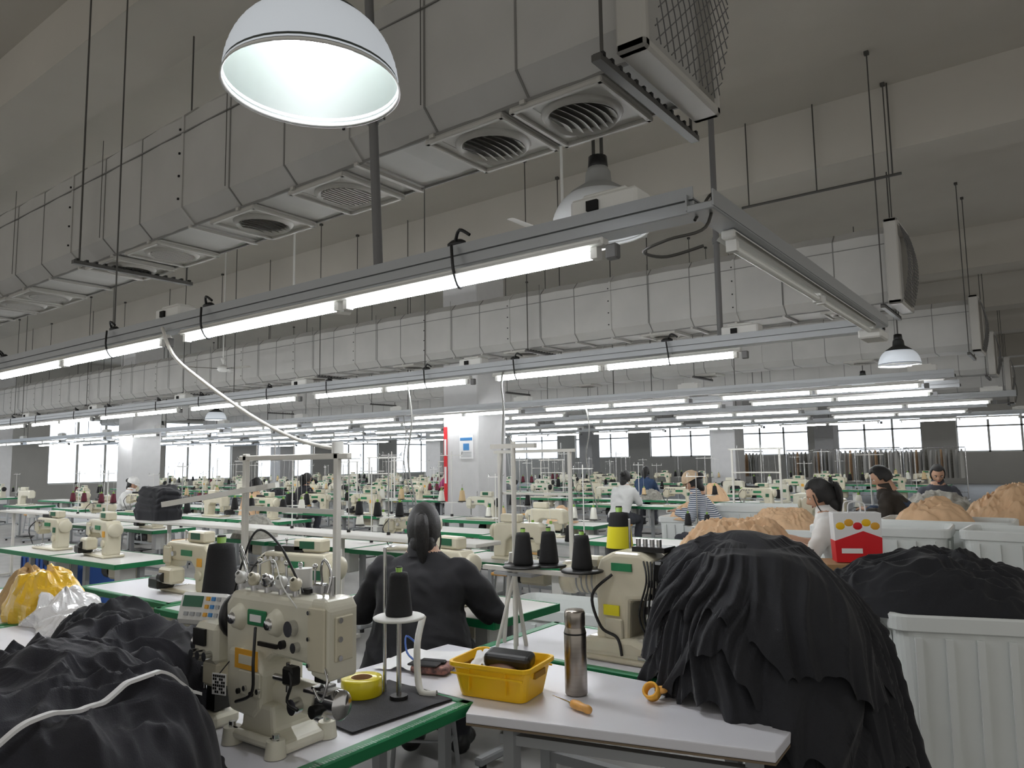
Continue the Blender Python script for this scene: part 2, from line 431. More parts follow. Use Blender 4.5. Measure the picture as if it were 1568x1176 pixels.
dome((-24,12.6,2.6)); dome((-10,12.6,2.75)); dome((-3.2,16,2.8))
def fan(loc,a0=0):
    b=MB()
    b.lathe([(0,-.06),(.07,-.055),(.11,-.02),(.11,.03),(.07,.06),(.02,.08)],WHP,seg=20)
    for k in range(3):
        T=Matrix.Rotation(a0+k*2*pi/3,4,'Z')
        b.box((.16,0,0),(.14,.03,.012),ROD,T=T)
        b.grid(lambda u,v:V((.2+u*.48,(v-.5)*(.13-.03*u),.012*math.cos((v-.5)*3)-.02*(v-.5))),6,5,VENT,T=T)
    b.cyl((0,0,.07),(0,0,CZ-loc[2]),.012,WHP,seg=8); b.lathe([(.012,.1),(.05,.2),(.012,.22)],WHP,seg=12)
    b.obj('ceiling_fan',loc)
fan((-3.2,5.0,3.35),.5); fan((-6.9,5.1,3.3),1.2); fan((-13,8,3.4),.2)
b=MB()
b.cyl((-1.4,9.95,5.0),(-3.4,9.95,5.0),.018,ROD,seg=6); 
for x in(-1.5,-2.4,-3.3): b.cyl((x,9.95,5.0),(x,9.95,CZ),.01,ROD,seg=6)
b.obj('conduit_strut')
# ---------------------------------------------------------------- tables
def table_mesh(L=1.2,W=.56,name='sewing_table',motor=True):
    b=MB(); z=.75
    b.box((0,0,z-.02),(L,W,.036),TABLE2,bev=.004)
    for s in(-1,1): b.box((0,s*(W/2+.003),z-.02),(L+.01,.012,.04),GREEN); b.box((s*(L/2+.003),0,z-.02),(.012,W,.04),GREEN)
    for s in(-1,1):
        x=s*(L/2-.12)
        b.box((x,.0,.4),(.05,.04,.68),LEG); b.box((x,0,.05),(.05,W,.04),LEG,bev=.008); b.box((x,0,.715),(.04,W-.08,.03),LEG)
        for q in(-1,1): b.cyl((x,q*(W/2-.04),0),(x,q*(W/2-.04),.04),.02,BLK,seg=8)
    b.box((0,.08,.2),(L-.24,.03,.04),LEG)
    b.box((0,-.05,.1),(.4,.22,.015),DKMET)
    if motor:
        b.box((.1,.05,.63),(.26,.16,.15),CREAM,bev=.02); b.cyl((-.06,.05,.62),(-.16,.05,.62),.07,DKMET,seg=14)
        b.box((.42,-.1,.6),(.1,.14,.2),WHP,bev=.01)
    return b.mesh(name)
TM=table_mesh(); TM2=table_mesh(1.2,.62,motor=False)
# ---------------------------------------------------------------- sewing machines
def generic_machine(var=0):
    b=MB(); C=CREAM if var else CREAM2
    b.box((0,0,.012),(.5,.18,.024),C,bev=.008)
    b.prism([(.24,.02),(.245,.27),(.21,.31),(-.2,.315),(-.245,.29),(-.25,.15),(-.19,.14),(-.165,.195),(.06,.2),(.11,.16),(.125,.02)],.12,C,bev=.018,seg=3)
    b.box((-.2,-.068,.23),(.09,.012,.11),C,bev=.01)
    b.cyl((-.215,0,.15),(-.215,0,.06),.006,CHROME,seg=8); b.cyl((-.2,-.01,.15),(-.2,-.01,.05),.005,CHROME,seg=8)
    b.box((-.21,-.005,.035),(.03,.05,.008),CHROME); b.box((-.21,0,.026),(.09,.13,.004),CHROME)
    b.lathe([(.0,0),(.055,0),(.062,.01),(.062,.03),(.05,.04),(.02,.045),(.0,.045)],BLK if var==0 else C,o=(.247,0,.235),axis=(1,0,0),seg=20)
    b.box((.02,-.064,.25),(.12,.006,.035),GREEN); b.box((.17,-.064,.2),(.05,.006,.05),ORANGE if var==1 else SCR)
    b.cyl((.17,-.06,.12),(.17,-.075,.12),.03,C,seg=16); b.cyl((-.12,-.06,.24),(-.12,-.08,.24),.016,CHROME,seg=12)
    b.box((.08,.0,.35),(.2,.08,.07),C,bev=.01); b.box((.08,-.042,.355),(.1,.004,.04),SCR)
    b.cyl((-.1,0,.31),(-.1,0,.37),.004,CHROME,seg=6); b.sphere((-.1,0,.375),.01,CHROME,seg=8)
    b.cyl((-.05,.02,.31),(-.05,.02,.36),.004,CHROME,seg=6)
    if var==1:
        b.box((-.1,-.09,.11),(.16,.1,.1),C,bev=.015); b.cyl((-.14,-.14,.1),(-.1,-.14,.1),.03,DKMET,seg=12)
        b.box((-.2,-.1,.06),(.12,.12,.07),DKMET,bev=.01)
    if var==2:
        b.cyl((-.3,.1,.2),(-.12,.1,.2),.045,C,seg=16); b.tube([(-.2,-.05,.3),(-.25,-.12,.2),(-.2,-.1,.05)],.005,BLK); b.box((-.05,.0,.33),(.2,.08,.03),DKMET)
        for k in range(4): b.cyl((-.18+.04*k,-.06,.28),(-.18+.04*k,-.08,.28),.012,CHROME,seg=10)
    return b.mesh('sewing_machine')
GM=[generic_machine(0),generic_machine(1),generic_machine(2)]
def cone(b,c,mt,s=1,T=None,cap=THGR):
    x,y,z=c
    b.lathe([(0,0),(.045*s,0),(.046*s,.01*s),(.03*s,.13*s),(.012*s,.14*s)],mt,o=c,seg=16,T=T)
    b.lathe([(.012*s,.14*s),(.014*s,.165*s),(.0,.168*s)],cap,o=c,seg=10,T=T)
def bigcone(b,c,s=1,label=False,T=None):
    b.lathe([(0,0),(.052*s,0),(.054*s,.008),(.052*s,.02),(.038*s,.15*s),(.034*s,.165*s),(.012*s,.168*s),(.012*s,.19*s),(0,.19*s)],THB,o=c,seg=24,T=T)
    b.lathe([(.03*s,.16*s),(.012*s,.166*s),(.014*s,.185*s),(.0,.187*s)],THGR,o=c,seg=14,T=T)
    if label: b.lathe([(.0515*s,.035*s),(.0435*s,.115*s)],LABY,o=c,seg=24,T=T)
def stand_mesh(kind):
    b=MB(); h=.85 if kind!=2 else .7
    b.cyl((0,0,0),(0,0,h),.007,WHP if kind else CHROME,seg=8); b.cyl((0,0,0),(0,0,.03),.02,BLK,seg=10)
    b.box((0,0,.18),(.3,.02,.015),WHP); b.box((0,0,h-.05),(.3,.012,.01),WHP)
    mts=[[THB,THB],[THW,THG],[MAROON,MAROON],[THW,THW],[THB,THW]][kind]
    for i,s in enumerate((-1,1)):
        b.lathe([(0,0),(.06,.0),(.062,.006),(0,.01)],DKMET,o=(s*.14,0,.19),seg=14)
        cone(b,(s*.14,0,.2),mts[i]); b.cyl((s*.14,0,.2),(s*.14,0,.42),.003,CHROME,seg=5)
        b.tube([(s*.14,0,.37),(s*.13,0,h-.1),(s*.13,0,h-.05)],.0012,WHP,seg=4,sub=1)
        b.tube([(s*.13,0,h-.05),(s*.14,.02,h),(s*.13,.04,h-.03)],.003,CHROME,seg=5)
    return b.mesh('thread_stand')
SM=[stand_mesh(k) for k in range(5)]
def creel_mesh():
    b=MB()
    for x in(-.35,.35): b.box((x,0,.42),(.025,.025,.84),SHELF); 
    b.box((0,0,.84),(.8,.03,.025),SHELF); b.box((0,0,.5),(.7,.02,.02),SHELF); b.box((0,.1,.12),(.7,.2,.015),LEG)
    for k in range(4): cone(b,(-.27+k*.18,.1,.13),THB if k%2 else THW,.9); b.cyl((-.27+k*.18,.0,.84),(-.27+k*.18,.0,.9),.004,CHROME,seg=5)
    for k in range(4): b.tube([(-.27+k*.18,.1,.27),(-.27+k*.18,.0,.88)],.0015,WHP,seg=4,sub=1)
    return b.mesh('thread_rack_frame')
CR=creel_mesh()
def stool_mesh():
    b=MB(); b.box((0,0,.43),(.34,.26,.03),WOOD,bev=.008)
    for sx in(-1,1):
        for sy in(-1,1): b.cyl((sx*.13,sy*.09,.42),(sx*.17,sy*.12,0),.012,LEG,seg=8)
        b.cyl((sx*.15,-.11,.18),(sx*.15,.11,.18),.008,LEG,seg=6)
    for sy in(-1,1): b.cyl((-.15,sy*.1,.22),(.15,sy*.1,.22),.008,LEG,seg=6)
    return b.mesh('stool')
ST=stool_mesh()
def heap_mesh(name,mt,rx,ry,h,seed,n=56,amp=.05,fr=5.,blend=2.2):
    b=MB()
    def fn(u,v):
        a=2*pi*u; s=v
        px=math.cos(a)*s; py=math.sin(a)*s
        rr=1+.18*N(math.cos(a)*1.3+seed,math.sin(a)*1.3,seed)
        w=V((px*2+seed,py*2,seed*.7)); wx=noise.noise(w)*.8; wy=noise.noise(w+V((9,3,1)))*.8
        f=ridge(px*fr*.5+wx+seed,py*fr*.5+wy,seed)*.7+ridge(px*fr+wx*2,py*fr+wy*2,seed+4)*.35
        z=h*(1-s**blend)*(1+.25*N(px*1.5+seed,py*1.5,2))+amp*f*(1-s**6)
        rad=s**.8
        return V((math.cos(a)*rad*rx*rr,math.sin(a)*rad*ry*rr,max(z,.002)))
    b.grid(fn,n*2,n//2+4,mt,wrapu=True)
    return b.mesh(name)
PH=[heap_mesh('fabric_pile',PEACH,.38,.26,.26,3.3+k*5,amp=.06,fr=7) for k in range(2)]
BH=[heap_mesh('fabric_pile',BLKFAB,.36,.26,.2,8.3+k*5,amp=.06,fr=7) for k in range(2)]
GREYF=mat('grey_fabric',(150,148,140),.85,var=.3,vs=20)
GH=heap_mesh('fabric_pile',GREYF,.34,.26,.2,18.3,amp=.06,fr=7)
def bin_mesh(L=.9,W=.6,H=.78,mt=BIN):
    b=MB()
    def ring(l,w,z,r=.07,n=5):
        P=[]
        for cx,cy,a0 in((l/2-r,w/2-r,0),(-l/2+r,w/2-r,pi/2),(-l/2+r,-w/2+r,pi),(l/2-r,-w/2+r,3*pi/2)):
            for k in range(n+1):
                a=a0+k*pi/2/n; P.append(V((cx+r*math.cos(a),cy+r*math.sin(a),z)))
        return P
    prof=[(.90,.02),(.905,.06),(.96,H-.1),(.965,H-.08),(1.0,H-.075),(1.02,H-.07),(1.02,H-.01),(1.0,H),(.97,H),(.955,H-.03),(.94,H-.1),(.89,.07),(.885,.05)]
    rs=[ring(L*s,W*s if s>0 else 0,z) for s,z in prof]
    n=len(rs[0]); vs=[p for r in rs for p in r]
    fs=[[j*n+i,j*n+(i+1)%n,(j+1)*n+(i+1)%n,(j+1)*n+i] for j in range(len(rs)-1) for i in range(n)]
    fs.append(list(range(n))[::-1]); fs.append([(len(rs)-1)*n+i for i in range(n)])
    b.add(vs,fs,mt,False)
    for k in range(-3,4):
        for s in(-1,1):
            b.prism([(s*(W*.45),.04),(s*(W*.45+.016),.04),(s*(W*.485+.016),H-.1),(s*(W*.485),H-.1)],.03,mt,plane='YZ',T=Matrix.Translation((k*L*.13,0,0)))
    for k in range(-1,2):
        for s in(-1,1):
            b.prism([(s*(L*.45),.04),(s*(L*.45+.016),.04),(s*(L*.485+.016),H-.1),(s*(L*.485),H-.1)],.03,mt,plane='XZ',T=Matrix.Translation((0,k*W*.25,0)))
    for sx in(-1,1):
        for sy in(-1,1): b.sphere((sx*L*.36,sy*W*.33,.03),.03,BLK,seg=8)
    return b.mesh('plastic_storage_bin')
BM=bin_mesh(); BM1=bin_mesh(.95,.62,.82); BM2=bin_mesh(1.05,.62,.95); BM3=bin_mesh(.8,.5,.62)
# mid / far rows
rows=[(3.3,-2.35,-3.7),(3.25,-6.3,-8.2),(4.95,-3.0,-12),(6.6,-2.7,-20),(8.0,-4.6,-24),(11.6,-3.4,-26),(13.2,-3.5,-28),(15.6,-2.6,-30),(18.6,-2.6,-30),(22,-2.5,-30)]
for ri,(y,xa,xb) in enumerate(rows):
    x=xa-.6
    while x>xb:
        if random.random()<.85 or ri<2:
            yy=y+random.uniform(-.06,.06)
            inst('sewing_table',TM if random.random()<.8 else TM2,(x,yy,0),random.uniform(-.03,.03))
            rr=random.random()
            pile=False
            if rr<.7:
                inst('sewing_machine',random.choice(GM),(x+random.uniform(-.15,.1),yy-.02,.75),random.choice([0,0,pi,.5])+random.uniform(-.12,.12),random.uniform(.9,1.05))
            elif rr<.8 and y>4 :
                pile=True; inst('fabric_pile',random.choice([PH[0],BH[0],BH[1],GH]) if x<-6 else random.choice(PH),(x,yy,.75),random.uniform(0,6),random.uniform(.6,1))
            if random.random()<.78 and y>4 and not pile:
                inst('thread_stand',SM[random.choice([0,0,1,3,4,2 if x<-9 else 1])],(x+.4,yy+.2,.75),random.uniform(-.6,.6),random.uniform(.75,1.15))
            elif random.random()<.5 and y>4 and not pile: inst('thread_rack_frame',CR,(x,yy+.16,.75),random.uniform(-.1,.1),random.uniform(.85,1.1))
            if random.random()<.4 and y<16 and y>4 and abs(y-.6-10.5)>1.2: inst('stool',ST,(x,y-.6,0),random.uniform(-.3,.3))
        x-=1.24 if random.random()<.75 else 2.4
def rack():
    b=MB()
    for s in(-1,1):
        b.cyl((s*.9,0,.05),(s*.9,0,1.75),.018,CHROME,seg=8); b.cyl((s*.9,-.3,.05),(s*.9,.3,.05),.018,CHROME,seg=8)
    b.cyl((-.9,0,1.75),(.9,0,1.75),.016,CHROME,seg=8); b.cyl((-.9,0,.3),(.9,0,.3),.012,CHROME,seg=6)
    for k in range(12):
        x=-.8+k*.145
        mt=[WTEE,CURT,PEACH,CURT,GREYF][k%5]
        def fn(u,v,x=x): 
            w=.22+.03*v
            return V((x+.03*math.sin(u*9+k),(u-.5)*2*w*(min(1,.25+v*3)),1.7-.95*v-.06*abs(u-.5)*2*(1-v)))
        b.grid(fn,10,7,mt)
    return b.mesh('garment_rack')
RK=rack()
for (x,y,r) in((-5,25,0),(-7.6,28.5,.1),(-3.6,28,0),(-10.8,30,0),(-6,33,0)): inst('garment_rack',RK,(x,y,0),r)
# ---------------------------------------------------------------- foreground tables
b=MB()
poly=[(-1.60,1.86),(-.70,2.10),(-.72,2.48),(-2.25,2.5),(-2.28,1.97),(-1.66,1.97)]
b.prism(poly,.03,TABLE,plane='XY',bev=.004,T=Matrix.Translation((0,0,.735)))
b.prism([(x*1.0,y) for x,y in poly],.006,mat('edge_band',(120,105,85),.6),plane='XY',T=Matrix.Translation((0,0,.716)))
for x,y in((-.78,2.16),(-.8,2.4),(-2.2,2.05),(-2.2,2.42),(-1.5,1.97)): b.box((x,y,.36),(.04,.04,.71),LEG)
b.box((-1.15,2.06,.66),(.8,.03,.03),LEG,rot=(0,0,.24)); b.box((-1.5,2.42,.66),(1.4,.03,.03),LEG); b.box((-1.15,2.08,.3),(.8,.03,.03),LEG,rot=(0,0,.24))
b.obj('work_table')
def green_table(x0,x1,y0,y1,name='sewing_table',ruler=True):
    b=MB()
    cx=(x0+x1)/2; cy=(y0+y1)/2; L=abs(x1-x0); W=y1-y0
    b.box((cx,cy,.733),(L,W,.034),TABLE,bev=.004)
    for s in(-1,1): 
        b.box((cx+s*(L/2-.018),cy,.734),(.05,W+.012,.038),GREEN,bev=.005); b.box((cx,cy+s*(W/2-.01),.734),(L,.035,.038),GREEN,bev=.005)
    if ruler:
        k=0; y=y0+.02
        while y<y1-.02:
            b.box((x0-.006,y,.7535),(.022 if k%5==0 else .012,.0015,.0006),PAPER); y+=.01;k+=1
    for sx in(-1,1):
        x=cx+sx*(L/2-.15); b.box((x,cy,.38),(.05,.05,.68),LEG); b.box((x,cy,.04),(.06,W*.9,.05),LEG,bev=.01); b.box((x,cy,.7),(.05,W*.8,.03),LEG)
    b.box((cx,cy,.25),(L-.3,.04,.04),LEG)
    b.box((cx+.1,cy,.6),(.28,.18,.18),CREAM,bev=.02)
    return b.obj(name)
green_table(-1.65,-3.0,.3,1.95)
green_table(-3.04,-4.4,1.3,1.95,ruler=False); green_table(-4.44,-5.8,1.3,2.1,ruler=False); green_table(-5.84,-7.2,1.3,1.95,ruler=False)
green_table(-.95,-2.1,2.53,3.12,ruler=False)
green_table(-3.05,-4.2,2.2,2.78,ruler=False); green_table(-4.24,-5.4,2.3,2.9,ruler=False)
inst('sewing_machine',GM[1],(-4.5,2.6,.752)); inst('sewing_machine',GM[2],(-3.45,2.62,.752),.2)
# ---------------------------------------------------------------- foreground machine 1 (cylinder-bed)
def machine1():
    b=MB(); C=CREAM2
    b.prism([(-.17,0),(.1,0),(.1,.03),(.04,.05),(.03,.12),(-.12,.12),(-.13,.05),(-.17,.03)],.16,C,bev=.012,seg=2)
    for sx,sy in((-.15,-.1),(.08,-.1),(-.15,.1),(.08,.1)):
        b.cyl((sx,sy,0),(sx,sy,.045),.034,C,r2=.028,seg=16); b.cyl((sx,sy,.045),(sx,sy,.06),.012,CHROME,seg=8)
    b.box((-.035,-.1,.03),(.28,.03,.03),C,bev=.01)
    b.cyl((-.12,-.0,.14),(.18,0,.14),.045,C,seg=24); b.cyl((.18,0,.14),(.27,0,.14),.04,CHROME,seg=24); b.lathe([(.04,0),(.03,.012),(0,.016)],CHROME,o=(.27,0,.14),axis=(1,0,0),seg=24)
    b.box((.2,-.02,.175),(.1,.07,.01),CHROME,bev=.002); b.cyl((.12,-.045,.13),(.12,-.075,.13),.022,CHROME,seg=14); b.cyl((.2,-.03,.125),(.2,-.06,.125),.018,DKMET,seg=14)
    b.prism([(-.24,.13),(-.26,.2),(-.27,.38),(-.23,.42),(.2,.42),(.25,.4),(.27,.36),(.27,.26),(.17,.245),(.0,.25),(-.05,.22),(-.06,.13)],.12,C,bev=.022,seg=3)
    b.prism([(.19,.22),(.19,.425),(.255,.425),(.275,.40),(.275,.21)],.12,C,bev=.014,seg=3)
    b.box((.225,-.064,.32),(.08,.01,.17),CREAM,bev=.004); b.box((.278,0,.32),(.008,.07,.12),CREAM,bev=.003)
    for zz in(.27,.32,.37): b.cyl((.28,-.02,zz),(.288,-.02,zz),.008,CHROME,seg=8)
    for zz in(.25,.32,.39): b.cyl((.195,-.068,zz),(.195,-.075,zz),.006,CHROME,seg=8)
    for dx,dy in((.2,-.02),(.225,-.02),(.245,.01)):
        b.cyl((dx,dy,.24),(dx,dy,.195),.006,CHROME,seg=8)
    b.box((.215,-.03,.215),(.05,.03,.03),DKMET,bev=.004); b.box((.22,-.03,.19),(.045,.06,.007),CHROME)
    b.tube([(.26,-.06,.25),(.285,-.07,.22),(.27,-.08,.17),(.24,-.085,.2)],.004,CHROME)
    b.prism([(-.2,.08),(-.22,.14),(-.21,.26),(-.06,.26),(-.02,.2),(-.02,.1),(-.06,.07)],.17,C,bev=.02,seg=3)
    b.box((-.1,-.088,.235),(.12,.005,.055),ORANGE); b.box((-.1,-.091,.235),(.07,.004,.025),CREAM2); b.box((-.08,-.088,.17),(.12,.006,.07),C,bev=.004)
    for k in range(4): b.cyl((-.13+.035*k,-.09,.145+.012*(k%2)),(-.13+.035*k,-.1,.145+.012*(k%2)),.008,CHROME if k%2 else DKMET,seg=10)
    b.cyl((.03,-.07,.2),(.09,-.07,.2),.01,CHROME,seg=10); b.box((.1,-.06,.21),(.05,.04,.05),DKMET,bev=.006); b.cyl((.07,-.05,.16),(.07,-.05,.24),.007,CHROME,seg=8)
    b.tube([(.1,-.07,.23),(.14,-.09,.2),(.12,-.09,.15),(.16,-.08,.13)],.005,DKMET)
    for dx in(-.18,.02):
        b.lathe([(0,.03),(.02,.03),(.03,.022),(.034,.01),(.04,0)],C,o=(dx,-.06,.345),axis=(0,-1,0),seg=24)
        b.lathe([(0,.04),(.014,.04),(.018,.028)],CHROME,o=(dx,-.06,.345),axis=(0,-1,0),seg=16)
    b.box((-.08,-.064,.35),(.1,.008,.045),GREEN,bev=.003); b.box((-.08,-.07,.35),(.06,.003,.02),PAPER)
    b.cyl((.11,-.06,.34),(.11,-.085,.34),.022,CHROME,seg=18); b.cyl((.13,-.06,.29),(.13,-.08,.29),.014,CHROME,seg=14)
    b.cyl((.06,-.06,.29),(.06,-.075,.29),.012,DKMET,seg=12); b.box((-.02,-.064,.28),(.1,.008,.012),DKMET)
    for k in range(5):
        x=-.22+k*.075
        b.cyl((x,-.03,.42),(x,-.03,.45),.012,CHROME,seg=10); b.lathe([(.018,0),(.022,.006),(.018,.012),(.012,.016),(.012,.03),(.006,.034)],[WHP,CREAM,CHROME][k%3],o=(x,-.03,.45),axis=(.3,-.6,.5),seg=14)
        b.cyl((x+.03,.02,.42),(x+.03,.02,.5),.004,CHROME,seg=6); b.sphere((x+.03,.02,.5),.009,CHROME,seg=8)
    b.box((-.07,.02,.43),(.34,.04,.012),DKMET); b.box((-.07,-.03,.437),(.34,.006,.02),CHROME)
    b.cyl((.04,.03,.42),(.04,.03,.49),.028,WHP,seg=16)
    b.tube([(.18,0,.42),(.19,-.02,.5),(.22,-.03,.53),(.24,-.02,.49),(.235,-.03,.44)],.004,CHROME)
    b.tube([(-.2,0,.42),(-.23,-.02,.5),(-.2,-.05,.55),(-.16,-.05,.5)],.004,CHROME)
    b.cyl((.22,.0,.42),(.22,0,.48),.01,CHROME,seg=8); b.box((.2,-.03,.45),(.05,.03,.03),CHROME,bev=.005)
    b.tube([(-.05,-.09,.33),(.0,-.13,.25),(-.02,-.12,.16),(-.12,-.11,.12)],.005,BLK,sub=6)
    b.tube([(.15,-.08,.4),(.1,-.1,.46),(.0,-.06,.52),(-.1,-.05,.5)],.002,WHP,sub=5)
    b.tube([(.1,-.02,.43),(.02,-.05,.56),(-.12,-.04,.6),(-.26,.0,.5),(-.33,.0,.35)],.004,BLK,sub=6)
    T=Matrix.Translation((-.36,-.02,.0))
    b.box((0,0,.25),(.14,.12,.12),C,bev=.015,T=T); b.box((-.02,-.065,.27),(.07,.01,.05),DKMET,T=T)
    for k in range(3): b.cyl((-.04+k*.04,-.06,.22),(-.04+k*.04,-.085,.22),.014,CHROME,seg=12,T=T)
    b.box((.02,0,.16),(.1,.1,.08),CREAM,bev=.012,T=T); b.cyl((-.06,-.02,.17),(-.06,-.02,.05),.012,CHROME,seg=8,T=T)
    b.box((0,0,.09),(.05,.06,.09),DKMET,T=T); b.box((0,0,.02),(.12,.1,.04),C,bev=.01,T=T)
    b.cyl((-.09,-.03,.24),(-.03,-.03,.24),.028,CHROME,seg=16,T=T)
    b.lathe([(0,0),(.06,0),(.07,.012),(.07,.03),(.05,.04),(0,.045)],BLK,o=(-.262,.0,.33),axis=(-1,0,0),seg=24)
    T=Matrix.Translation((-.49,.0,.31))@Matrix.Rotation(.25,4,'Z')@Matrix.Rotation(-.3,4,'X')
    b.box((0,0,.02),(.22,.06,.1),WHP,bev=.012,T=T); b.box((-.04,-.032,.04),(.09,.004,.035),SCR,T=T)
    for r in range(3):
        for c in range(3): b.box((.03+c*.025,-.033,.05-r*.025),(.015,.006,.012),[ORANGE,BLUE,LEG][c],T=T)
        b.box((-.06+r*.03,-.033,0),(.018,.006,.012),LEG,T=T)
    b.cyl((-.38,.02,.26),(-.45,.03,.3),.01,DKMET,seg=8)
    b.box((-.2,-.12,.16),(.06,.003,.06),PAPER,rot=(0,0,.2)); b.cyl((-.2,-.119,.19),(-.2,-.08,.22),.002,DKMET,seg=5)
    for i in range(6):
        for j in range(6):
            if (i*7+j*5+i*j)%3: b.box((-.222+i*.009,-.1262+i*.0018,.138+j*.009),(.007,.001,.007),BLK,rot=(0,0,.2))
    for v in b.v: v.x*=.86; v.y*=.9
    return b.obj('cylinder_bed_sewing_machine',(-1.87,1.38,.752),.03)
machine1()
def machine2():
    b=MB(); C=CREAM
    b.box((0,0,.012),(.32,.2,.024),C,bev=.008)
    b.prism([(-.13,.02),(-.11,.06),(-.1,.2),(-.11,.33),(-.08,.40),(-.02,.43),(.1,.43),(.15,.40),(.16,.32),(.15,.25),(.05,.24),(.04,.06),(.08,.02)],.16,C,bev=.025,seg=3)
    b.prism([(-.17,.02),(-.15,.09),(.06,.1),(.12,.08),(.14,.02)],.2,C,bev=.02,seg=2)
    b.cyl((-.1,.0,.3),(-.24,0,.3),.06,C,seg=24); b.lathe([(.06,0),(.068,.01),(.068,.05),(.05,.06),(0,.062)],C,o=(-.24,0,.3),axis=(-1,0,0),seg=24)
    for k in range(4): b.lathe([(.061,0),(.065,.004),(.061,.008)],LEG,o=(-.13-k*.025,0,.3),axis=(-1,0,0),seg=24)
    b.box((-.17,0,.37),(.12,.06,.05),C,bev=.012)
    b.box((-.03,-.085,.2),(.07,.006,.04),LABY); b.box((.02,-.085,.37),(.09,.006,.03),GREEN)
    b.box((.17,-.02,.3),(.05,.12,.2),DKMET,bev=.01)
    for k in range(6): b.cyl((.14+.02*(k%3),-.09,.22+.05*(k//2)),(.14+.02*(k%3),-.115,.22+.05*(k//2)),.014,CHROME if k%2 else BLK,seg=12)
    for k in range(4):
        b.tube([(.12+.015*k,-.09,.4),(.15+.01*k,-.13,.33),(.11+.02*k,-.12,.2),(.14+.01*k,-.1,.1)],.004,BLK,sub=5)
    b.cyl((.17,-.03,.2),(.17,-.03,.06),.007,CHROME,seg=8); b.cyl((.145,-.03,.2),(.145,-.03,.07),.006,CHROME,seg=8)
    b.box((.15,-.04,.06),(.08,.1,.05),DKMET,bev=.008); b.box((.14,-.03,.035),(.11,.14,.02),CHROME,bev=.003)
    b.box((.12,.0,.44),(.14,.1,.02),DKMET); 
    for k in range(4): b.cyl((.07+.03*k,-.03,.44),(.07+.03*k,-.03,.48),.01,CHROME,seg=10)
    b.cyl((.0,.03,.43),(.0,.03,.55),.005,CHROME,seg=6)
    b.tube([(-.02,-.09,.34),(-.09,-.13,.26),(-.06,-.12,.14),(.0,-.1,.1),(.03,-.12,.04)],.006,BLK,sub=6)
    b.box((-.02,-.088,.13),(.08,.01,.08),C,bev=.005)
    return b.obj('overlock_sewing_machine',(-1.47,2.72,.752),.0)
machine2()
def disk(b,c,mt=DKMET): b.lathe([(0,0),(.085,0),(.088,.006),(.08,.01),(0,.012)],mt,o=c,seg=28)
b=MB()
for x in(-3.8,-3.0):
    b.box((x,2.5,1.18),(.035,.03,.86),SHELF,bev=.004); b.box((x,2.5,.765),(.12,.08,.03),SHELF,bev=.004)
b.box((-3.38,2.5,1.585),(.95,.03,.03),SHELF,bev=.004); b.box((-3.38,2.52,1.3),(.8,.02,.025),SHELF)
b.box((-3.9,2.4,1.38),(.7,.05,.03),SHELF,rot=(0,-.15,.5)); b.cyl((-3.0,2.5,1.6),(-3.0,2.5,1.66),.03,WHP,seg=10)
for k in range(5): b.cyl((-3.7+k*.17,2.5,1.6),(-3.7+k*.17,2.5,1.66),.004,CHROME,seg=5)
b.tube([(-4.7,2.45,2.45),(-4.5,2.42,2.25),(-4.2,2.42,2.08),(-3.7,2.45,1.83),(-3.3,2.47,1.68),(-3.0,2.5,1.62)],.011,SHELF,seg=8)
b.obj('thread_rack_frame')
b=MB()
b.cyl((0,0,.01),(0,0,.88),.011,SHELF,seg=10); b.box((0,0,.86),(.24,.02,.02),SHELF)
for s in(-1,1):
    b.cyl((s*.05-.03,-.03,.0),(0,0,.32),.008,SHELF,seg=8); b.cyl((s*.06-.05,.06,.0),(-.02,0,.4),.009,SHELF,seg=8)
b.box((.08,0,.33),(.5,.025,.018),SHELF)
b.box((.0,.05,.31),(.2,.14,.012),LEG)
for (x,y,l) in((.06,-.02,False),(.13,.07,False),(.34,0,False)):
    disk(b,(x,y,.345)); bigcone(b,(x,y,.358),s=.8,label=l)
disk(b,(.02,.04,.348))
b.cyl((0,0,.86),(-.02,0,.9),.005,CHROME,seg=6)
b.obj('thread_stand',(-1.95,2.6,.752),0)
b=MB(); b.cyl((0,0,0),(0,0,.46),.008,CHROME,seg=8); b.cyl((0,0,0),(0,0,.02),.03,BLK,seg=12); disk(b,(0,0,.36)); bigcone(b,(0,0,.372),s=1.15,label=True); b.obj('thread_stand',(-1.60,2.9,.752))
b=MB(); b.cyl((0,0,0),(0,0,.36),.008,CHROME,seg=8); b.cyl((0,0,0),(0,0,.02),.03,BLK,seg=12); disk(b,(0,0,.31)); bigcone(b,(0,0,.322),s=1.2); b.obj('thread_stand',(-2.42,1.5,.752))
b=MB(); b.cyl((0,0,0),(0,0,.27),.008,CHROME,seg=8); b.cyl((0,0,0),(0,0,.02),.03,BLK,seg=12); disk(b,(0,0,.27),WHP); bigcone(b,(0,0,.282),s=.85); b.cyl((-.09,.02,.0),(-.09,.02,.5),.006,CHROME,seg=8); b.obj('thread_stand',(-1.86,1.82,.752))
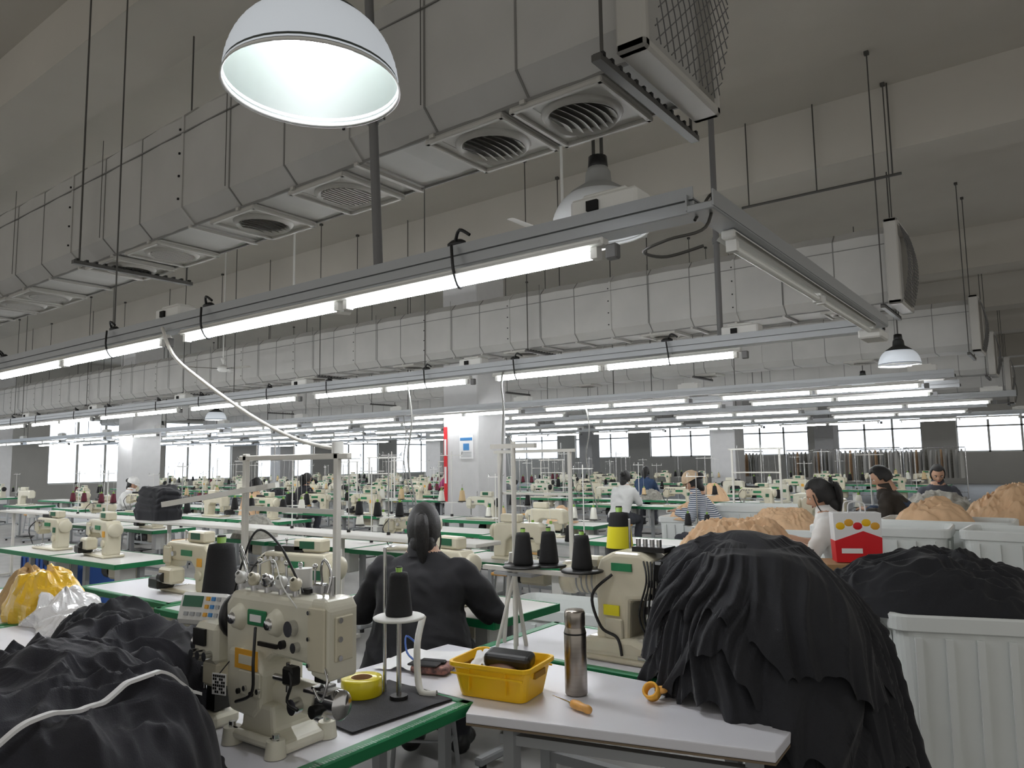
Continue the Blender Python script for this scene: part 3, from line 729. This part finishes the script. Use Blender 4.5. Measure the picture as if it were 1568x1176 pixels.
# ---------------------------------------------------------------- small foreground objects
def basket():
    b=MB(); L,W,H=.30,.22,.115
    def ring(l,w,z,r=.03,n=4):
        P=[]
        for cx,cy,a0 in((l/2-r,w/2-r,0),(-l/2+r,w/2-r,pi/2),(-l/2+r,-w/2+r,pi),(l/2-r,-w/2+r,3*pi/2)):
            for k in range(n+1):
                a=a0+k*pi/2/n; P.append(V((cx+r*math.cos(a),cy+r*math.sin(a),z)))
        return P
    rs=[ring(L-.05,W-.05,0),ring(L-.045,W-.045,.01),ring(L-.012,W-.012,H-.02),ring(L,W,H-.018),ring(L+.012,W+.012,H-.012),ring(L+.012,W+.012,H),ring(L-.004,W-.004,H),ring(L-.016,W-.016,H-.02),ring(L-.055,W-.055,.012)]
    n=len(rs[0]); vs=[p for r in rs for p in r]
    fs=[[j*n+i,j*n+(i+1)%n,(j+1)*n+(i+1)%n,(j+1)*n+i] for j in range(len(rs)-1) for i in range(n)]+[list(range(n))[::-1],[(len(rs)-1)*n+i for i in range(n)]]
    b.add(vs,fs,YEL)
    for s in(-1,1): b.box((0,s*(W/2+.004),H-.035),(L*.92,.004,.006),YEL); b.box((s*.07,-W/2+.006,.06),(.004,.01,.07),YEL)
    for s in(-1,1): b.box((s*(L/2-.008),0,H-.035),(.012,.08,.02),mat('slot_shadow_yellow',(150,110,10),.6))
    b.box((.03,.0,H+.0),(.17,.085,.05),BLK,rot=(.1,.05,.15),bev=.018,seg=3)
    b.sphere((.02,-.04,.085),.04,mat('brown_purse',(95,60,40),.6),sc=(1.5,.7,.6))
    b.grid(lambda u,v:V((-.1+.06*u+.02*N(u*4,v*4,1),-.05+.12*v,.085+.05*abs(N(u*3,v*3,5))+.04*(1-abs(2*v-1)))),10,10,PAPER)
    b.box((-.06,.03,.07),(.1,.12,.05),BEIGEB,bev=.015,rot=(.2,.1,.3)); b.sphere((-.02,-.02,.09),.02,ORANGE)
    return b.obj('yellow_sorting_basket',(-1.63,2.09,.752),.16)
basket()
b=MB(); b.lathe([(0,0),(.036,0),(.0385,.004),(.0385,.205),(.034,.222),(.0335,.225),(.0355,.228),(.0355,.272),(.032,.28),(0,.281)],STEEL,seg=40); b.lathe([(.0386,.2),(.039,.203),(.0386,.206)],DKMET,seg=32); b.obj('steel_thermos_flask',(-1.41,2.22,.752))
b=MB(); b.lathe([(.036,0),(.068,0),(.07,.003),(.07,.055),(.068,.058),(.036,.058)],YELT,seg=40); b.lathe([(.036,.058),(.034,.05),(.034,.005),(.036,0)],CARD,seg=40); b.obj('adhesive_tape_roll',(-2.0,1.78,.76))
b=MB(); b.box((0,0,.003),(.34,.4,.006),mat('black_felt',(38,39,41),.9,bump=.3,bs=200),bev=.002)
b.grid(lambda u,v:V((-.17+.34*u,-.2+.4*v,.0075+.008*max(0,N(u*3,v*3,3)))),12,12,BLKFAB2); b.obj('black_felt_mat',(-1.9,1.74,.752),-.1)
b=MB()
d=V((.18,-.06,0)).normalized()
b.lathe([(0,0),(.011,.001),(.014,.012),(.012,.03),(.015,.06),(.013,.085),(.007,.09)],WOOD,o=(0,0,0),axis=(-d.x,-d.y,0),seg=18)
b.cyl(-d*.09,-d*.1,.006,CHROME,seg=10); b.cyl(-d*.1,-d*.19,.003,CHROME,r2=.001,seg=8)
b.obj('wooden_handle_awl',(-1.26,2.06,.767))
b=MB(); b.lathe([(.02,0),(.028,0),(.028,.03),(.02,.03),(.02,0)],ORANGE,seg=20,T=Matrix.Rotation(.9,4,'X')); b.sphere((.02,.02,.01),.022,WOOD,sc=(1,1.3,.5)); b.obj('masking_tape_roll',(-1.16,2.3,.775))
b=MB(); PAT=mat('patterned_pouch_fabric',(70,62,66),.7,var=.5,vs=60,rgb2=(170,120,110))
b.box((0,0,.018),(.15,.11,.03),PAT,bev=.012,seg=3); b.box((0,0,.04),(.1,.03,.012),BLK,bev=.004); b.tube([(-.07,0,.03),(-.14,.05,.05),(-.17,.1,.1),(-.14,.14,.06)],.004,BLUEB); b.box((-.02,-.03,.038),(.12,.07,.008),BLK,bev=.003); b.obj('patterned_pouch',(-2.0,2.14,.752),.3)
b=MB(); b.grid(lambda u,v:V(((u-.5)*.3+.01*N(v*3),(v-.5)*.3,.006+.02*max(0,N(u*4,v*4,9))+.01*u*u)),24,24,PAPER); b.obj('paper_sheet',(-2.12,2.22,.752),.3)
b=MB(); b.tube([(0,0,.24),(.02,-.05,.16),(.05,-.08,.06),(.09,-.1,.012),(.14,-.08,.012)],.012,WHP,seg=8); b.obj('white_hose',(-1.92,2.0,.752))
# ---------------------------------------------------------------- big black piles
def hang_pile(name,mt,c,za,zb,R,seed,layers=3):
    b=MB(); nu,nv=420,110
    for L in range(layers):
        sc=1+.035*L; hemf=[1.0,.86,.68,.5][L]; sd=seed+L*17.3
        def fn(u,v,L=L,sc=sc,hemf=hemf,sd=sd):
            a=2*pi*u; ca,sa=math.cos(a),math.sin(a)
            hem=hemf*(1+ (.1 if L==0 else .3)*N(ca*2.2+sd,sa*2.2,sd)+(.05 if L==0 else .09)*ridge(ca*7+sd,sa*7,sd))
            s=v*min(hem,1.06)
            a2=a+.35*s+.35*N(ca*1.2+sd,sa*1.2,s*1.5)
            c2,s2=math.cos(a2),math.sin(a2)
            f1=ridge(c2*2.6+sd,s2*2.6,s*.6+sd)
            f2=ridge(c2*6+sd,s2*6,s*.9)
            f3=ridge(c2*13+sd,s2*13,s*2.2)
            amp=min(1,s*1.8)
            r=R(a)*(s**.5)*sc*(1+.12*N(ca*1.6+sd,sa*1.6,s*1.5))
            r+=amp*(.06*f1+.042*f2+.016*f3)
            zz=za+.02*L-(za-zb(a))*(s**1.9)
            w1=N(ca*s*2+sd,sa*s*2,1); 
            zz+=(1-amp*.7)*(.03*ridge(ca*s*3+w1,sa*s*3-w1,sd)+.02*ridge(ca*s*7+w1*2,sa*s*7,sd))
            return V((c[0]+ca*r,c[1]+sa*r,max(zz,zb(a)-.1)))
        b.grid(fn,nu,nv,mt,wrapu=True)
    return b.obj(name)
def zb1(a):
    t=math.cos(a-.35)
    return .775 if t<-.15 else .775-.4*min(1,(t+.15)*1.5)
hang_pile('black_garment_pile',BLKFAB,(-1.0,2.72,0),1.19,zb1,lambda a:.40+.09*math.cos(a-.6)+.05*math.cos(2*(a+.9)),4.4)
LX,LY=.46,.43
def lh(x,y):
    dx,dy=x/LX,y/LY
    s=math.sqrt(dx*dx+dy*dy)
    base=max(0,1-s**3.6)
    w=V((x*3,y*3,1.7)); wx=noise.noise(w)*.9; wy=noise.noise(w+V((7,1,3)))*.9
    f=ridge(x*3.2+wx+y*1.5,y*4.6+wy,2.2)*.55+ridge(x*7+wx*2.4,y*9+wy*2.4,6.1)*.3+ridge(x*17+wx*4,y*19+wy*4,3)*.1
    return .25*base**.55*(1+.2*N(x*2.4,y*2.4,9))+.10*f*min(1,base*2.5)
b=MB()
def fn(u,v):
    a=2*pi*u; s=v**.8*1.04; rr=1+.09*N(math.cos(a)*2,math.sin(a)*2,4)+.04*N(math.cos(a)*7,math.sin(a)*7,4)
    x=math.cos(a)*s*LX;y=math.sin(a)*s*LY
    return V((x*rr,y*rr,max(.0,lh(x,y))))
b.grid(fn,400,140,BLKFAB2,wrapu=True)
P=[];n=90
for i in range(n+1):
    t=i/n; P.append((.30-.06*t+.03*math.sin(t*5),-.42+.74*t))
def mx(x,y): return max(lh(x+a,y+c) for a in(-.015,0,.015) for c in(-.015,0,.015))
hs_=[mx(x,y) for x,y in P]
hs2=[max(hs_[max(0,i-3):i+4]) for i in range(n+1)]; hs3=[sum(hs2[max(0,i-3):i+4])/len(hs2[max(0,i-3):i+4]) for i in range(n+1)]
vs=[];fs=[]
for i,(x,y) in enumerate(P):
    q=P[min(i+1,n)];p0=P[max(i-1,0)]; d=V((q[0]-p0[0],q[1]-p0[1],0)).normalized(); nn=V((-d.y,d.x,0))*.008
    z=max(hs3[i],hs_[i])+.004
    for s,dz in((-1,0),(1,0),(1,-.008),(-1,-.008)):
        vs.append((x+nn.x*s,y+nn.y*s,z+dz))
    if i:
        o=4*i
        for k in range(4): fs.append([o-4+k,o-4+(k+1)%4,o+(k+1)%4,o+k])
b.add(vs,fs,PAPER,False)
b.obj('black_garment_pile',(-2.1,.80,.752))
inst('black_garment_pile',heap_mesh('black_garment_pile',BLKFAB2,.36,.26,.24,6.1,n=120,amp=.045,fr=5,blend=3.5),(-2.50,1.20,.752),.3)
inst('fabric_pile',heap_mesh('fabric_pile',BLKFAB2,.3,.2,.13,2.2,amp=.035,fr=5),(-2.88,1.64,.752))
inst('plastic_storage_bin',BM1,(-.36,4.27,0),.33)
inst('black_garment_pile',heap_mesh('black_garment_pile',BLKFAB,.56,.38,.22,5.7,n=150,amp=.06,fr=8),(-.58,4.28,.79),.33)
inst('plastic_storage_bin',BM,(-.12,5.5,0),.1)
inst('plastic_storage_bin',BM2,(-.95,7.95,0),.0); inst('plastic_storage_bin',BM2,(-.2,7.1,0),-.05)
inst('plastic_storage_bin',BM2,(-1.35,7.1,0),.05)
inst('plastic_storage_bin',BM,(-4.0,9.4,0),.1); inst('plastic_storage_bin',BM,(-2.55,8.3,0),.1); inst('plastic_storage_bin',BM2,(-3.2,9.3,0),.1)
inst('plastic_storage_bin',BM3,(-2.7,4.15,0),.1)
PBH=heap_mesh('peach_garment_pile',PEACH,.6,.4,.3,7.7,n=120,amp=.055,fr=12)
inst('sewing_table',TM2,(-1.0,5.2,0)); inst('sewing_table',TM2,(-2.25,5.15,0))
inst('peach_garment_pile',PBH,(-1.9,5.1,.76),.3,(.85,.75,1.1))
inst('peach_garment_pile',PBH,(-2.55,8.3,.74),0,.75); inst('peach_garment_pile',PBH,(-4.0,9.4,.74),1,.7)
inst('sewing_table',TM2,(-.5,8.9,0)); inst('peach_garment_pile',PBH,(-.45,8.9,.76),1.2,(1.0,1.1,1.45)); inst('fabric_pile',PH[1],(-1.05,7.95,.85),.2,(.9,.8,.9))
inst('sewing_table',TM2,(-1.5,10.1,0)); inst('garment_pile',GH,(-1.3,10.1,.76),0,1.4); inst('sewing_table',TM2,(-2.8,10.1,0)); inst('sewing_machine',GM[0],(-2.7,10.1,.75))
inst('sewing_table',TM,(-2.3,9.15,0)); inst('sewing_machine',GM[1],(-2.35,9.2,.75),pi); inst('thread_stand',SM[3],(-1.85,9.3,.75))
b=MB(); b.box((0,0,.07),(.4,.3,.14),CARD,bev=.003); b.box((0,0,.141),(.05,.3,.002),YELT); b.obj('cardboard_box',(-1.1,5.0,.752),.4)
b=MB()
b.prism([(-.13,0),(.13,0),(.14,.3),(-.14,.3)],.12,PAPER,bev=.004); b.prism([(-.131,.0),(.131,.0),(.137,.15),(.03,.19),(-.136,.13)],.124,RED,bev=.002)
for i in range(5): b.sphere((-.1+.05*i,-.058,.22+.02*(i%2)),.032,[YEL,ORANGE,RED][i%3],sc=(1,.15,.8),seg=10)
b.box((-.04,-.0635,.07),(.12,.002,.03),PAPER)
for s in(-1,1): b.tube([(-.05,s*.055,.3),(-.04,s*.055,.36),(.04,s*.055,.36),(.05,s*.055,.3)],.004,PAPER)
b.obj('printed_paper_bag',(-1.1,5.0,.895),.45)
b=MB(); b.lathe([(0,0),(.033,0),(.036,.01),(.036,.15),(.03,.17),(.03,.2),(0,.205)],mat('maroon_bottle',(60,25,30),.3),seg=24); b.obj('water_bottle',(-1.38,4.98,.752))
b=MB()
def bag(o,rx,ry,h,mt,seed,n=70):
    def fn(u,v):
        a=2*pi*u; ph=v*pi*.5
        ca,sa=math.cos(a),math.sin(a)
        r=1+.25*ridge(ca*1.6+seed,sa*1.6,v*1.8)+.1*N(ca*6,sa*6+seed,v*5)
        return V((o[0]+ca*rx*math.sin(ph)**.8*r,o[1]+sa*ry*math.sin(ph)**.8*r,o[2]+max(0,h*math.cos(ph)*(1+.3*N(ca*2+seed,sa*2,v*4)))))
    b.grid(fn,n,24,mt,wrapu=True,smooth=False)
bag((0,0,0),.22,.16,.24,YBAG,3); bag((.24,.0,0),.22,.15,.15,CLEAR,7); bag((-.3,.02,0),.13,.11,.22,BEIGEB,11); bag((.55,-.05,0),.22,.14,.09,CLEAR,17)
b.obj('plastic_bags',(-4.5,1.75,.752))
inst('fabric_pile',BH[0],(-3.45,1.62,.752),.4,.8)
b=MB()
b.box((-8,4.35,.93),(9,.3,.03),SHELF,bev=.004)
x=-3.7
while x>-12.5: b.box((x,4.35,.46),(.035,.03,.92),SHELF); b.box((x,4.35,.03),(.04,.4,.03),SHELF); x-=1.45
b.obj('long_shelf_board')
# soft heap of folded black garments with drooping edges
b=MB()
def fn(u,v):
    a=2*pi*u; ca,sa=math.cos(a),math.sin(a)
    ph=v*pi/2; e=math.sin(ph)**.35; z=.36*math.cos(ph)**.45 if v<1 else 0
    lay=.022*abs(math.sin(z*48+1.5*N(ca*2,sa*2,1)))*e
    r=(1+.1*N(ca*1.5,sa*1.5,z*6)+.05*N(ca*5,sa*5,z*14))*e
    X=.30*math.copysign(abs(ca)**.6,ca)*r; Y=.15*math.copysign(abs(sa)**.6,sa)*r
    return V((X+ca*lay,Y+sa*lay,max(0,z*(1+.14*N(ca*1.2*e,sa*1.2*e,4))+.02*ridge(X*9,Y*9,3)*(1-v))))
b.grid(fn,120,60,BLKFAB,wrapu=True)
b.obj('folded_garment_stack',(-8.3,4.35,.946))
for i,x in enumerate((-4.6,-5.1,-5.9,-6.7,-9.6,-10.4)):
    inst('thread_stand',SM[[0,0,4,0,2,2][i]],(x,4.38,.945),.2,.8)
b=MB(); b.box((0,0,.25),(.5,.4,.5),BLUEB,bev=.03); b.box((0,0,.49),(.54,.44,.04),BLUEB,bev=.01); b.box((0,0,.515),(.42,.32,.01),BLK)
DBS=mat('dark_blue_slot',(20,40,90),.6)
for k in range(6): b.box((-.2+.08*k,-.203,.25),(.02,.01,.35),DBS)
BB=b.mesh('blue_plastic_basket')
inst('blue_plastic_basket',BB,(-8.9,3.85,0),0,1.2); inst('blue_plastic_basket',BB,(-9.7,3.85,0),.1,1.2)
for (x,y) in((-5.7,5.7),(-10,9.9),(-6,9.9)):
    b=MB(); b.tube([(0,0,2.42),(.05,.02,2.0),(-.04,.05,1.6),(.0,.1,1.2),(.05,.2,.8)],.01,RUBBER,seg=6); b.obj('power_cable',(x,y,0))
b=MB(); b.tube([(-4.4,5.72,2.42),(-4.25,5.5,2.25),(-4.0,5.2,2.0),(-3.95,5.1,1.5),(-3.9,5.0,.8)],.01,RUBBER,seg=6); b.obj('power_cable')
# ---------------------------------------------------------------- people
def voxel(verts,faces,vox,smooth=3):
    me=bpy.data.meshes.new('tmp'); me.from_pydata([tuple(v) for v in verts],[],faces)
    o=bpy.data.objects.new('tmp',me); COL.objects.link(o)
    m=o.modifiers.new('r','REMESH'); m.mode='VOXEL'; m.voxel_size=vox
    if smooth:
        s=o.modifiers.new('s','SMOOTH'); s.iterations=smooth; s.factor=.5
    dg=bpy.context.evaluated_depsgraph_get(); dg.update()
    ev=o.evaluated_get(dg); m2=ev.to_mesh()
    vs=[v.co.copy() for v in m2.vertices]; fs=[list(p.vertices) for p in m2.polygons]; ns=[v.normal.copy() for v in m2.vertices]
    ev.to_mesh_clear(); bpy.data.objects.remove(o); bpy.data.meshes.remove(me)
    return vs,fs,ns
class S:
    def __init__(s): s.v=[];s.f=[]
    def rings(s,rs):
        o=len(s.v); n=len(rs[0])
        for r in rs: s.v+=r
        for j in range(len(rs)-1):
            for i in range(n): s.f.append([o+j*n+i,o+j*n+(i+1)%n,o+(j+1)*n+(i+1)%n,o+(j+1)*n+i])
        s.f.append([o+i for i in range(n)][::-1]); s.f.append([o+(len(rs)-1)*n+i for i in range(n)])
    def limb(s,pts,rad,n=14,flat=1):
        P=[V(p) for p in pts]; rs=[]
        a=None
        for i,p in enumerate(P):
            d=(P[min(i+1,len(P)-1)]-P[max(i-1,0)]).normalized()
            if a is None: a=d.orthogonal().normalized()
            a=(a-d*a.dot(d)).normalized(); b_=d.cross(a)
            rs.append([p+(a*math.cos(2*pi*k/n)+b_*math.sin(2*pi*k/n))*rad[i] for k in range(n)])
        s.rings(rs)
        for i,p in enumerate(P): s.ball(p,rad[i]*.99)
    def ball(s,c,r,sc=(1,1,1),n=12):
        rs=[]
        for j in range(1,8):
            ph=pi*j/8
            rs.append([V(c)+V((math.sin(ph)*math.cos(2*pi*k/n)*r*sc[0],math.sin(ph)*math.sin(2*pi*k/n)*r*sc[1],-math.cos(ph)*r*sc[2])) for k in range(n)])
        s.rings(rs)
    def ell(s,sec,n=20,pw=.85):
        rs=[]
        for (x,y,z,a,b_) in sec:
            R=[]
            for k in range(n):
                t=2*pi*k/n; c_,s_=math.cos(t),math.sin(t)
                R.append(V((x+a*math.copysign(abs(c_)**pw,c_),y+b_*math.copysign(abs(s_)**pw,s_),z)))
            rs.append(R)
        s.rings(rs)
def hand_data():
    s=S(); n=12
    def sec(y,a,h,z): return [V((a*math.cos(2*pi*k/n),y,z+h*math.sin(2*pi*k/n))) for k in range(n)]
    s.rings([[p for p in sec(y,a,h,z)][::-1] for y,a,h,z in((-.03,.024,.018,0),(0,.026,.017,0),(.03,.036,.016,0),(.06,.041,.014,-.002),(.088,.039,.011,-.004))])
    for x,L,dx in((-.031,.06,-.12),(-.0105,.074,-.03),(.0105,.08,.03),(.031,.07,.12)):
        p=V((x,.075,-.003)); pts=[p.copy()]; ang=-.2
        for q in(.45,.32,.25):
            p=p+V((dx*L*q,math.cos(ang)*L*q*1.05,math.sin(ang)*L*q)); pts.append(p.copy()); ang-=.42
        s.limb(pts,[.0098,.0092,.0083,.0068],n=10)
    s.limb([(.022,.01,-.003),(.045,.035,-.012),(.058,.062,-.02),(.06,.085,-.028)],[.015,.0125,.0105,.0085],n=10)
    vs,fs,ns=voxel(s.v,s.f,.0038,2)
    return vs,fs
HV,HF=hand_data()
def head_into(b,T,hair,hairstyle,detail=True,skin=SKIN,cap=None):
    def face(u,v):
        th=2*pi*u; ph=pi*v
        x=math.sin(ph)*math.cos(th); y=math.sin(ph)*math.sin(th); z=math.cos(ph)
        rx,ry,rz=.074,.094,.118
        if z<0: rx*=1-.28*(-z)**1.4; ry*=1-.10*(-z)
        px,py,pz=x*rx,y*ry,z*rz
        if y>0:
            py-= .012*math.exp(-((abs(px)-.030)/.016)**2-((pz-.0)/.014)**2)
            py+= .024*math.exp(-(px/.011)**2-((pz+.028)/.017)**2)+.010*math.exp(-(px/.009)**2-((pz+.008)/.02)**2)
            py+= .005*math.exp(-(px/.028)**2-((pz+.062)/.012)**2)
            py+= .009*math.exp(-(px/.022)**2-((pz+.1)/.016)**2)
            py+= .004*math.exp(-((abs(px)-.03)/.02)**2-((pz-.022)/.008)**2)
        return V((px,py,pz))
    b.grid(face,56,40,skin,wrapu=True,T=T)
    for s in(-1,1):
        b.sphere((s*.030,.073,.0),.0125,EYEW,sc=(1.15,.7,.62),seg=10,T=T); b.sphere((s*.030,.081,.0),.0055,BLK,sc=(1,.5,1),seg=8,T=T)
        b.box((s*.031,.089,.022),(.03,.006,.005),hair,T=T,bev=.002)
        b.sphere((s*.074,-.002,-.01),.024,skin,sc=(.35,.7,1.2),seg=12,T=T)
    b.sphere((0,.088,-.062),.02,LIP,sc=(1.1,.3,.35),seg=10,T=T)
    b.lathe([(.05,-.19),(.047,-.14),(.048,-.09),(.05,-.05)],skin,o=(0,-.018,0),seg=18,T=T)
    if hairstyle!='short':
        b.sphere((0,-.048,-.08),.066,hair,sc=(.95,.8,1.2),seg=24,T=T)
    def hs(u,v):
        th=2*pi*u; ph=pi*v
        x=math.sin(ph)*math.cos(th); y=math.sin(ph)*math.sin(th); z=math.cos(ph)
        g=1.11+.02*N(x*4+y*9,z*2,1)
        lowcut=(-.45 if y>-.1 else -.93) if hairstyle!='short' else (-.3 if y>-.1 else -.6)
        inside=(y>.28+.25*max(0,z-.3) and z<.62) or z<lowcut
        if inside: g=.88
        px,py,pz=x*.078*g,y*.098*g,z*.118*g
        if y<0: py*=1.04
        return V((px,py,pz))
    b.grid(hs,64,44,hair,wrapu=True,T=T)
    if cap:
        def cs(u,v):
            th=2*pi*u; ph=pi*.5*v; x=math.sin(ph)*math.cos(th); y=math.sin(ph)*math.sin(th); z=math.cos(ph)
            g=1.25+.05*N(x*5,y*5,z*5)-(.1 if v>.9 else 0)
            return V((x*.085*g,y*.1*g,.02+z*.11*g))
        b.grid(cs,40,16,cap,wrapu=True,T=T)
        b.grid(lambda u,v:V(((u-.5)*.16,.09+.07*v*math.cos((u-.5)*2.4),.035-.02*v)),10,5,cap,T=T)
    if hairstyle=='ponytail':
        Ti=T.to_3x3().inverted()@V((0,0,-1))
        p0=V((0,-.10,.03)); 
        pts=[p0,p0+V((0,-.03,.0))]
        q=pts[-1].copy(); dirn=V((0,-.5,-.5)).normalized()
        rad=[.022,.027,.03,.031,.029,.024,.015,.004]
        for k in range(6):
            dirn=(dirn*.45+Ti*.55).normalized(); q=q+dirn*.04+V((.002,.004,0)); pts.append(q.copy())
        vs=[];n=14
        for j,(p,r) in enumerate(zip(pts,rad)):
            d=(pts[min(j+1,len(pts)-1)]-pts[max(j-1,0)]).normalized(); a=V((1,0,0)); a=(a-d*a.dot(d)).normalized(); c=d.cross(a)
            for k in range(n):
                t=2*pi*k/n; rr=r*(1+.12*math.cos(5*t)); vs.append(p+a*math.cos(t)*rr*1.15+c*math.sin(t)*rr*.85)
        fs=[[j*n+k,j*n+(k+1)%n,(j+1)*n+(k+1)%n,(j+1)*n+k] for j in range(len(pts)-1) for k in range(n)]
        b.add(vs,fs,hair,True,T)
        b.lathe([(.022,-.008),(.031,0),(.022,.008)],BLK,o=(0,-.125,.03),axis=(0,-1,0),seg=14,T=T)
        for s in(-1,1): b.tube([(s*.07,.04,.02),(s*.083,.045,-.05),(s*.078,.04,-.11)],.004,hair,T=T)
    if hairstyle=='bun': b.sphere((0,-.12,.03),.045,hair,seg=14,T=T)
def person(name,loc,yaw,shirt,pants,hairstyle='ponytail',lean=.12,hturn=0,hpitch=-.35,htilt=0,wr=((.14,.45,.84),(-.14,.45,.84)),vox=.013,bulk=1.0,cap=None,stool=True,z0=0,wr_el=None,sleeve='long',apron=None,hem=None):
    s=S(); l=lean; B=bulk
    sec=[(0,-.03,.45,.155*B,.12*B),(0,-.03,.50,.19*B,.145*B),(0,-.02,.58,.19*B,.145*B),(0,l*.2-.01,.68,.17*B,.125*B),(0,l*.45,.80,.175*B,.12*B),(0,l*.7,.92,.185*B,.115*B),(0,l*.85,.985,.175*B,.1*B),(0,l*.95,1.03,.125*B,.08),(0,l,1.07,.072,.062),(0,l+.01,1.11,.052,.052)]
    if hem: sec=[(0,-.05,.40,.235*B,.17*B),(0,-.04,.47,.24*B,.175*B),(0,-.02,.58,.215*B,.155*B),(0,l*.2-.01,.70,.195*B,.135*B)]+sec[4:]
    s.ell(sec)
    bones=[]
    for i,sx in enumerate((1,-1)):
        sh=V((sx*.16*B,l*.9,.975)); w=V(wr[i])
        if wr_el: el=V(wr_el[i])
        else: el=(sh+w)/2+V((sx*.09,-.07,-.13))
        s.limb([sh,(sh*.5+el*.5)+V((sx*.008,0,0)),el,(el*.45+w*.55),w],[.064*B,.058*B,.051*B,.046*B,.036*B])
        bones+= [('shirt',sh,el),('shirt' if sleeve=='long' else 'skin',el,w)]
        hip=V((sx*.09,.0,.54)); kn=V((sx*.14,.43,.51)); an=V((sx*.13,.36,.1)); to=V((sx*.14,.5,.045))
        s.limb([hip,hip*.5+kn*.5,kn,kn*.5+an*.5+V((0,-.01,0)),an],[.1*B,.088*B,.068,.056,.045])
        s.limb([an+V((0,-.03,-.04)),(an+to)/2+V((0,0,-.01)),to],[.04,.042,.035])
        bones+=[('pants',hip+V((0,.1,0)),kn),('pants',kn,an+V((0,0,.03))),('shoe',an+V((0,-.03,-.04)),to)]
    bones+=[('shirt',V((0,-.02,.5 if hem else .6)),V((0,l,1.0))),('pants' if not hem else 'shirt',V((-.1,0,.47)),V((.1,0,.47))),('skin',V((0,l+.02,1.13)),V((0,l+.02,1.2)))]
    vs,fs,ns=voxel(s.v,s.f,vox,3)
    def near(p):
        bst=None;bd=9
        for lab,a,c in bones:
            d=c-a; t=max(0,min(1,(p-a).dot(d)/d.length_squared)); q=(p-(a+d*t)).length
            if q<bd: bd=q;bst=lab
        return bst
    out=[]
    for v,n in zip(vs,ns):
        q=v.copy(); 
        w=ridge(q.x*5+q.z*3,q.y*5,q.z*7+q.x*2)*.013+ridge(q.x*11+q.z*6,q.y*11,q.z*13)*.007
        out.append(v+n*w)
    M={'shirt':shirt,'pants':pants,'shoe':BLK,'skin':SKIN}
    fm=[]
    for f in fs:
        c=(vs[f[0]]+vs[f[2]])/2
        lab=near(c)
        if apron and lab=='shirt' and abs(c.x)<.17 and c.z<.93: fm.append(apron)
        else: fm.append(M[lab])
    b=MB(); b.add(out,fs,fm,True)
    b.lathe([(.085,-.035),(.074,.012),(.068,.04),(.06,.03)],shirt,o=(0,l,1.085),axis=(0,.15,1),seg=20)
    for i,sx in enumerate((1,-1)):
        w=V(wr[i]); sh=V((sx*.165,l*.9,.985)); el=(sh+w)/2+V((sx*.09,-.07,-.13))
        if wr_el: el=V(wr_el[i])
        d=(w-el).normalized(); up=V((0,0,1)); x=d.cross(up).normalized(); up=x.cross(d)
        R=Matrix((( -x.x*sx if sx>0 else x.x, d.x, up.x,w.x),(-x.y*sx if sx>0 else x.y,d.y,up.y,w.y),(-x.z*sx if sx>0 else x.z,d.z,up.z,w.z),(0,0,0,1)))
        b.add(HV,HF,SKIN,True,R)
        b.lathe([(.034,-.03),(.041,-.012),(.039,.0),(.031,.002)],shirt if sleeve=='long' else SKIN,o=w,axis=d,seg=16)
    T=Matrix.Translation((0,l+.035,1.195))@Matrix.Rotation(hturn,4,'Z')@Matrix.Rotation(hpitch,4,'X')@Matrix.Rotation(htilt,4,'Y')
    head_into(b,T,HAIR,hairstyle,cap=cap)
    o=b.obj(name,(loc[0],loc[1],z0),yaw)
    if stool: inst('stool',ST,(loc[0],loc[1],z0),yaw)
    return o
person('seamstress_in_black_jacket',(-2.62,2.70),.52,JACK,BLKFAB2,'ponytail',lean=.07,hturn=.12,hpitch=-.22,wr=((.24,.42,.8),(-.26,.42,.8)),wr_el=((.34,.14,.76),(-.34,.14,.76)),vox=.011,bulk=1.2,hem=True,z0=.02)
person('seamstress_in_white_shirt',(-1.33,5.9),math.radians(100),WTEE,GREYT,'ponytail',lean=.16,hpitch=-.4,vox=.016,sleeve='short',wr=((.14,.5,.85),(-.14,.5,.85)),z0=0.06)
person('seamstress_in_striped_shirt',(-3.45,8.7),math.radians(100),STRIPE,GREYT,'bun',lean=.25,hpitch=-.5,vox=.018,cap=CAPF,z0=.05)
person('worker_in_dark_shirt',(-1.3,8.75),math.radians(95),OLIVE,NAVY,'short',lean=.3,hpitch=-.55,vox=.018,apron=NAVY,z0=.12,bulk=1.15)
person('seamstress_in_apron',(-1.4,10.9),math.radians(195),GREYT,NAVY,'bun',lean=.15,hpitch=-.45,vox=.02,z0=.1)
person('seamstress_in_grey_shirt',(-15.4,7.3),math.radians(-60),WTEE,GREYT,'bun',lean=.2,vox=.025,cap=WTEE)
person('seamstress_in_dark_shirt',(-12.0,9.0),math.radians(0),BLKFAB2,GREYT,'ponytail',lean=.2,vox=.025,z0=.05)
person('seamstress_in_magenta_shirt',(-10.9,12.4),math.radians(180),PURP,GREYT,'bun',lean=.2,vox=.025,z0=.15)
person('seamstress_in_peach_shirt',(-11.2,7.4),math.radians(20),PEACH,GREYT,'ponytail',lean=.2,vox=.025)
person('seamstress_in_blue_shirt',(-7.6,14.9),math.radians(10),NAVY,GREYT,'ponytail',lean=.2,vox=.025,z0=.05)
person('seamstress_in_pale_shirt',(-6.0,10.9),math.radians(0),CURT,GREYT,'bun',lean=.2,vox=.025,z0=.03)
# ---------------------------------------------------------------- lighting
w=bpy.data.worlds.new('World'); scn.world=w; w.use_nodes=True
bg=w.node_tree.nodes['Background']; bg.inputs[0].default_value=(1,.97,.92,1); bg.inputs[1].default_value=.54
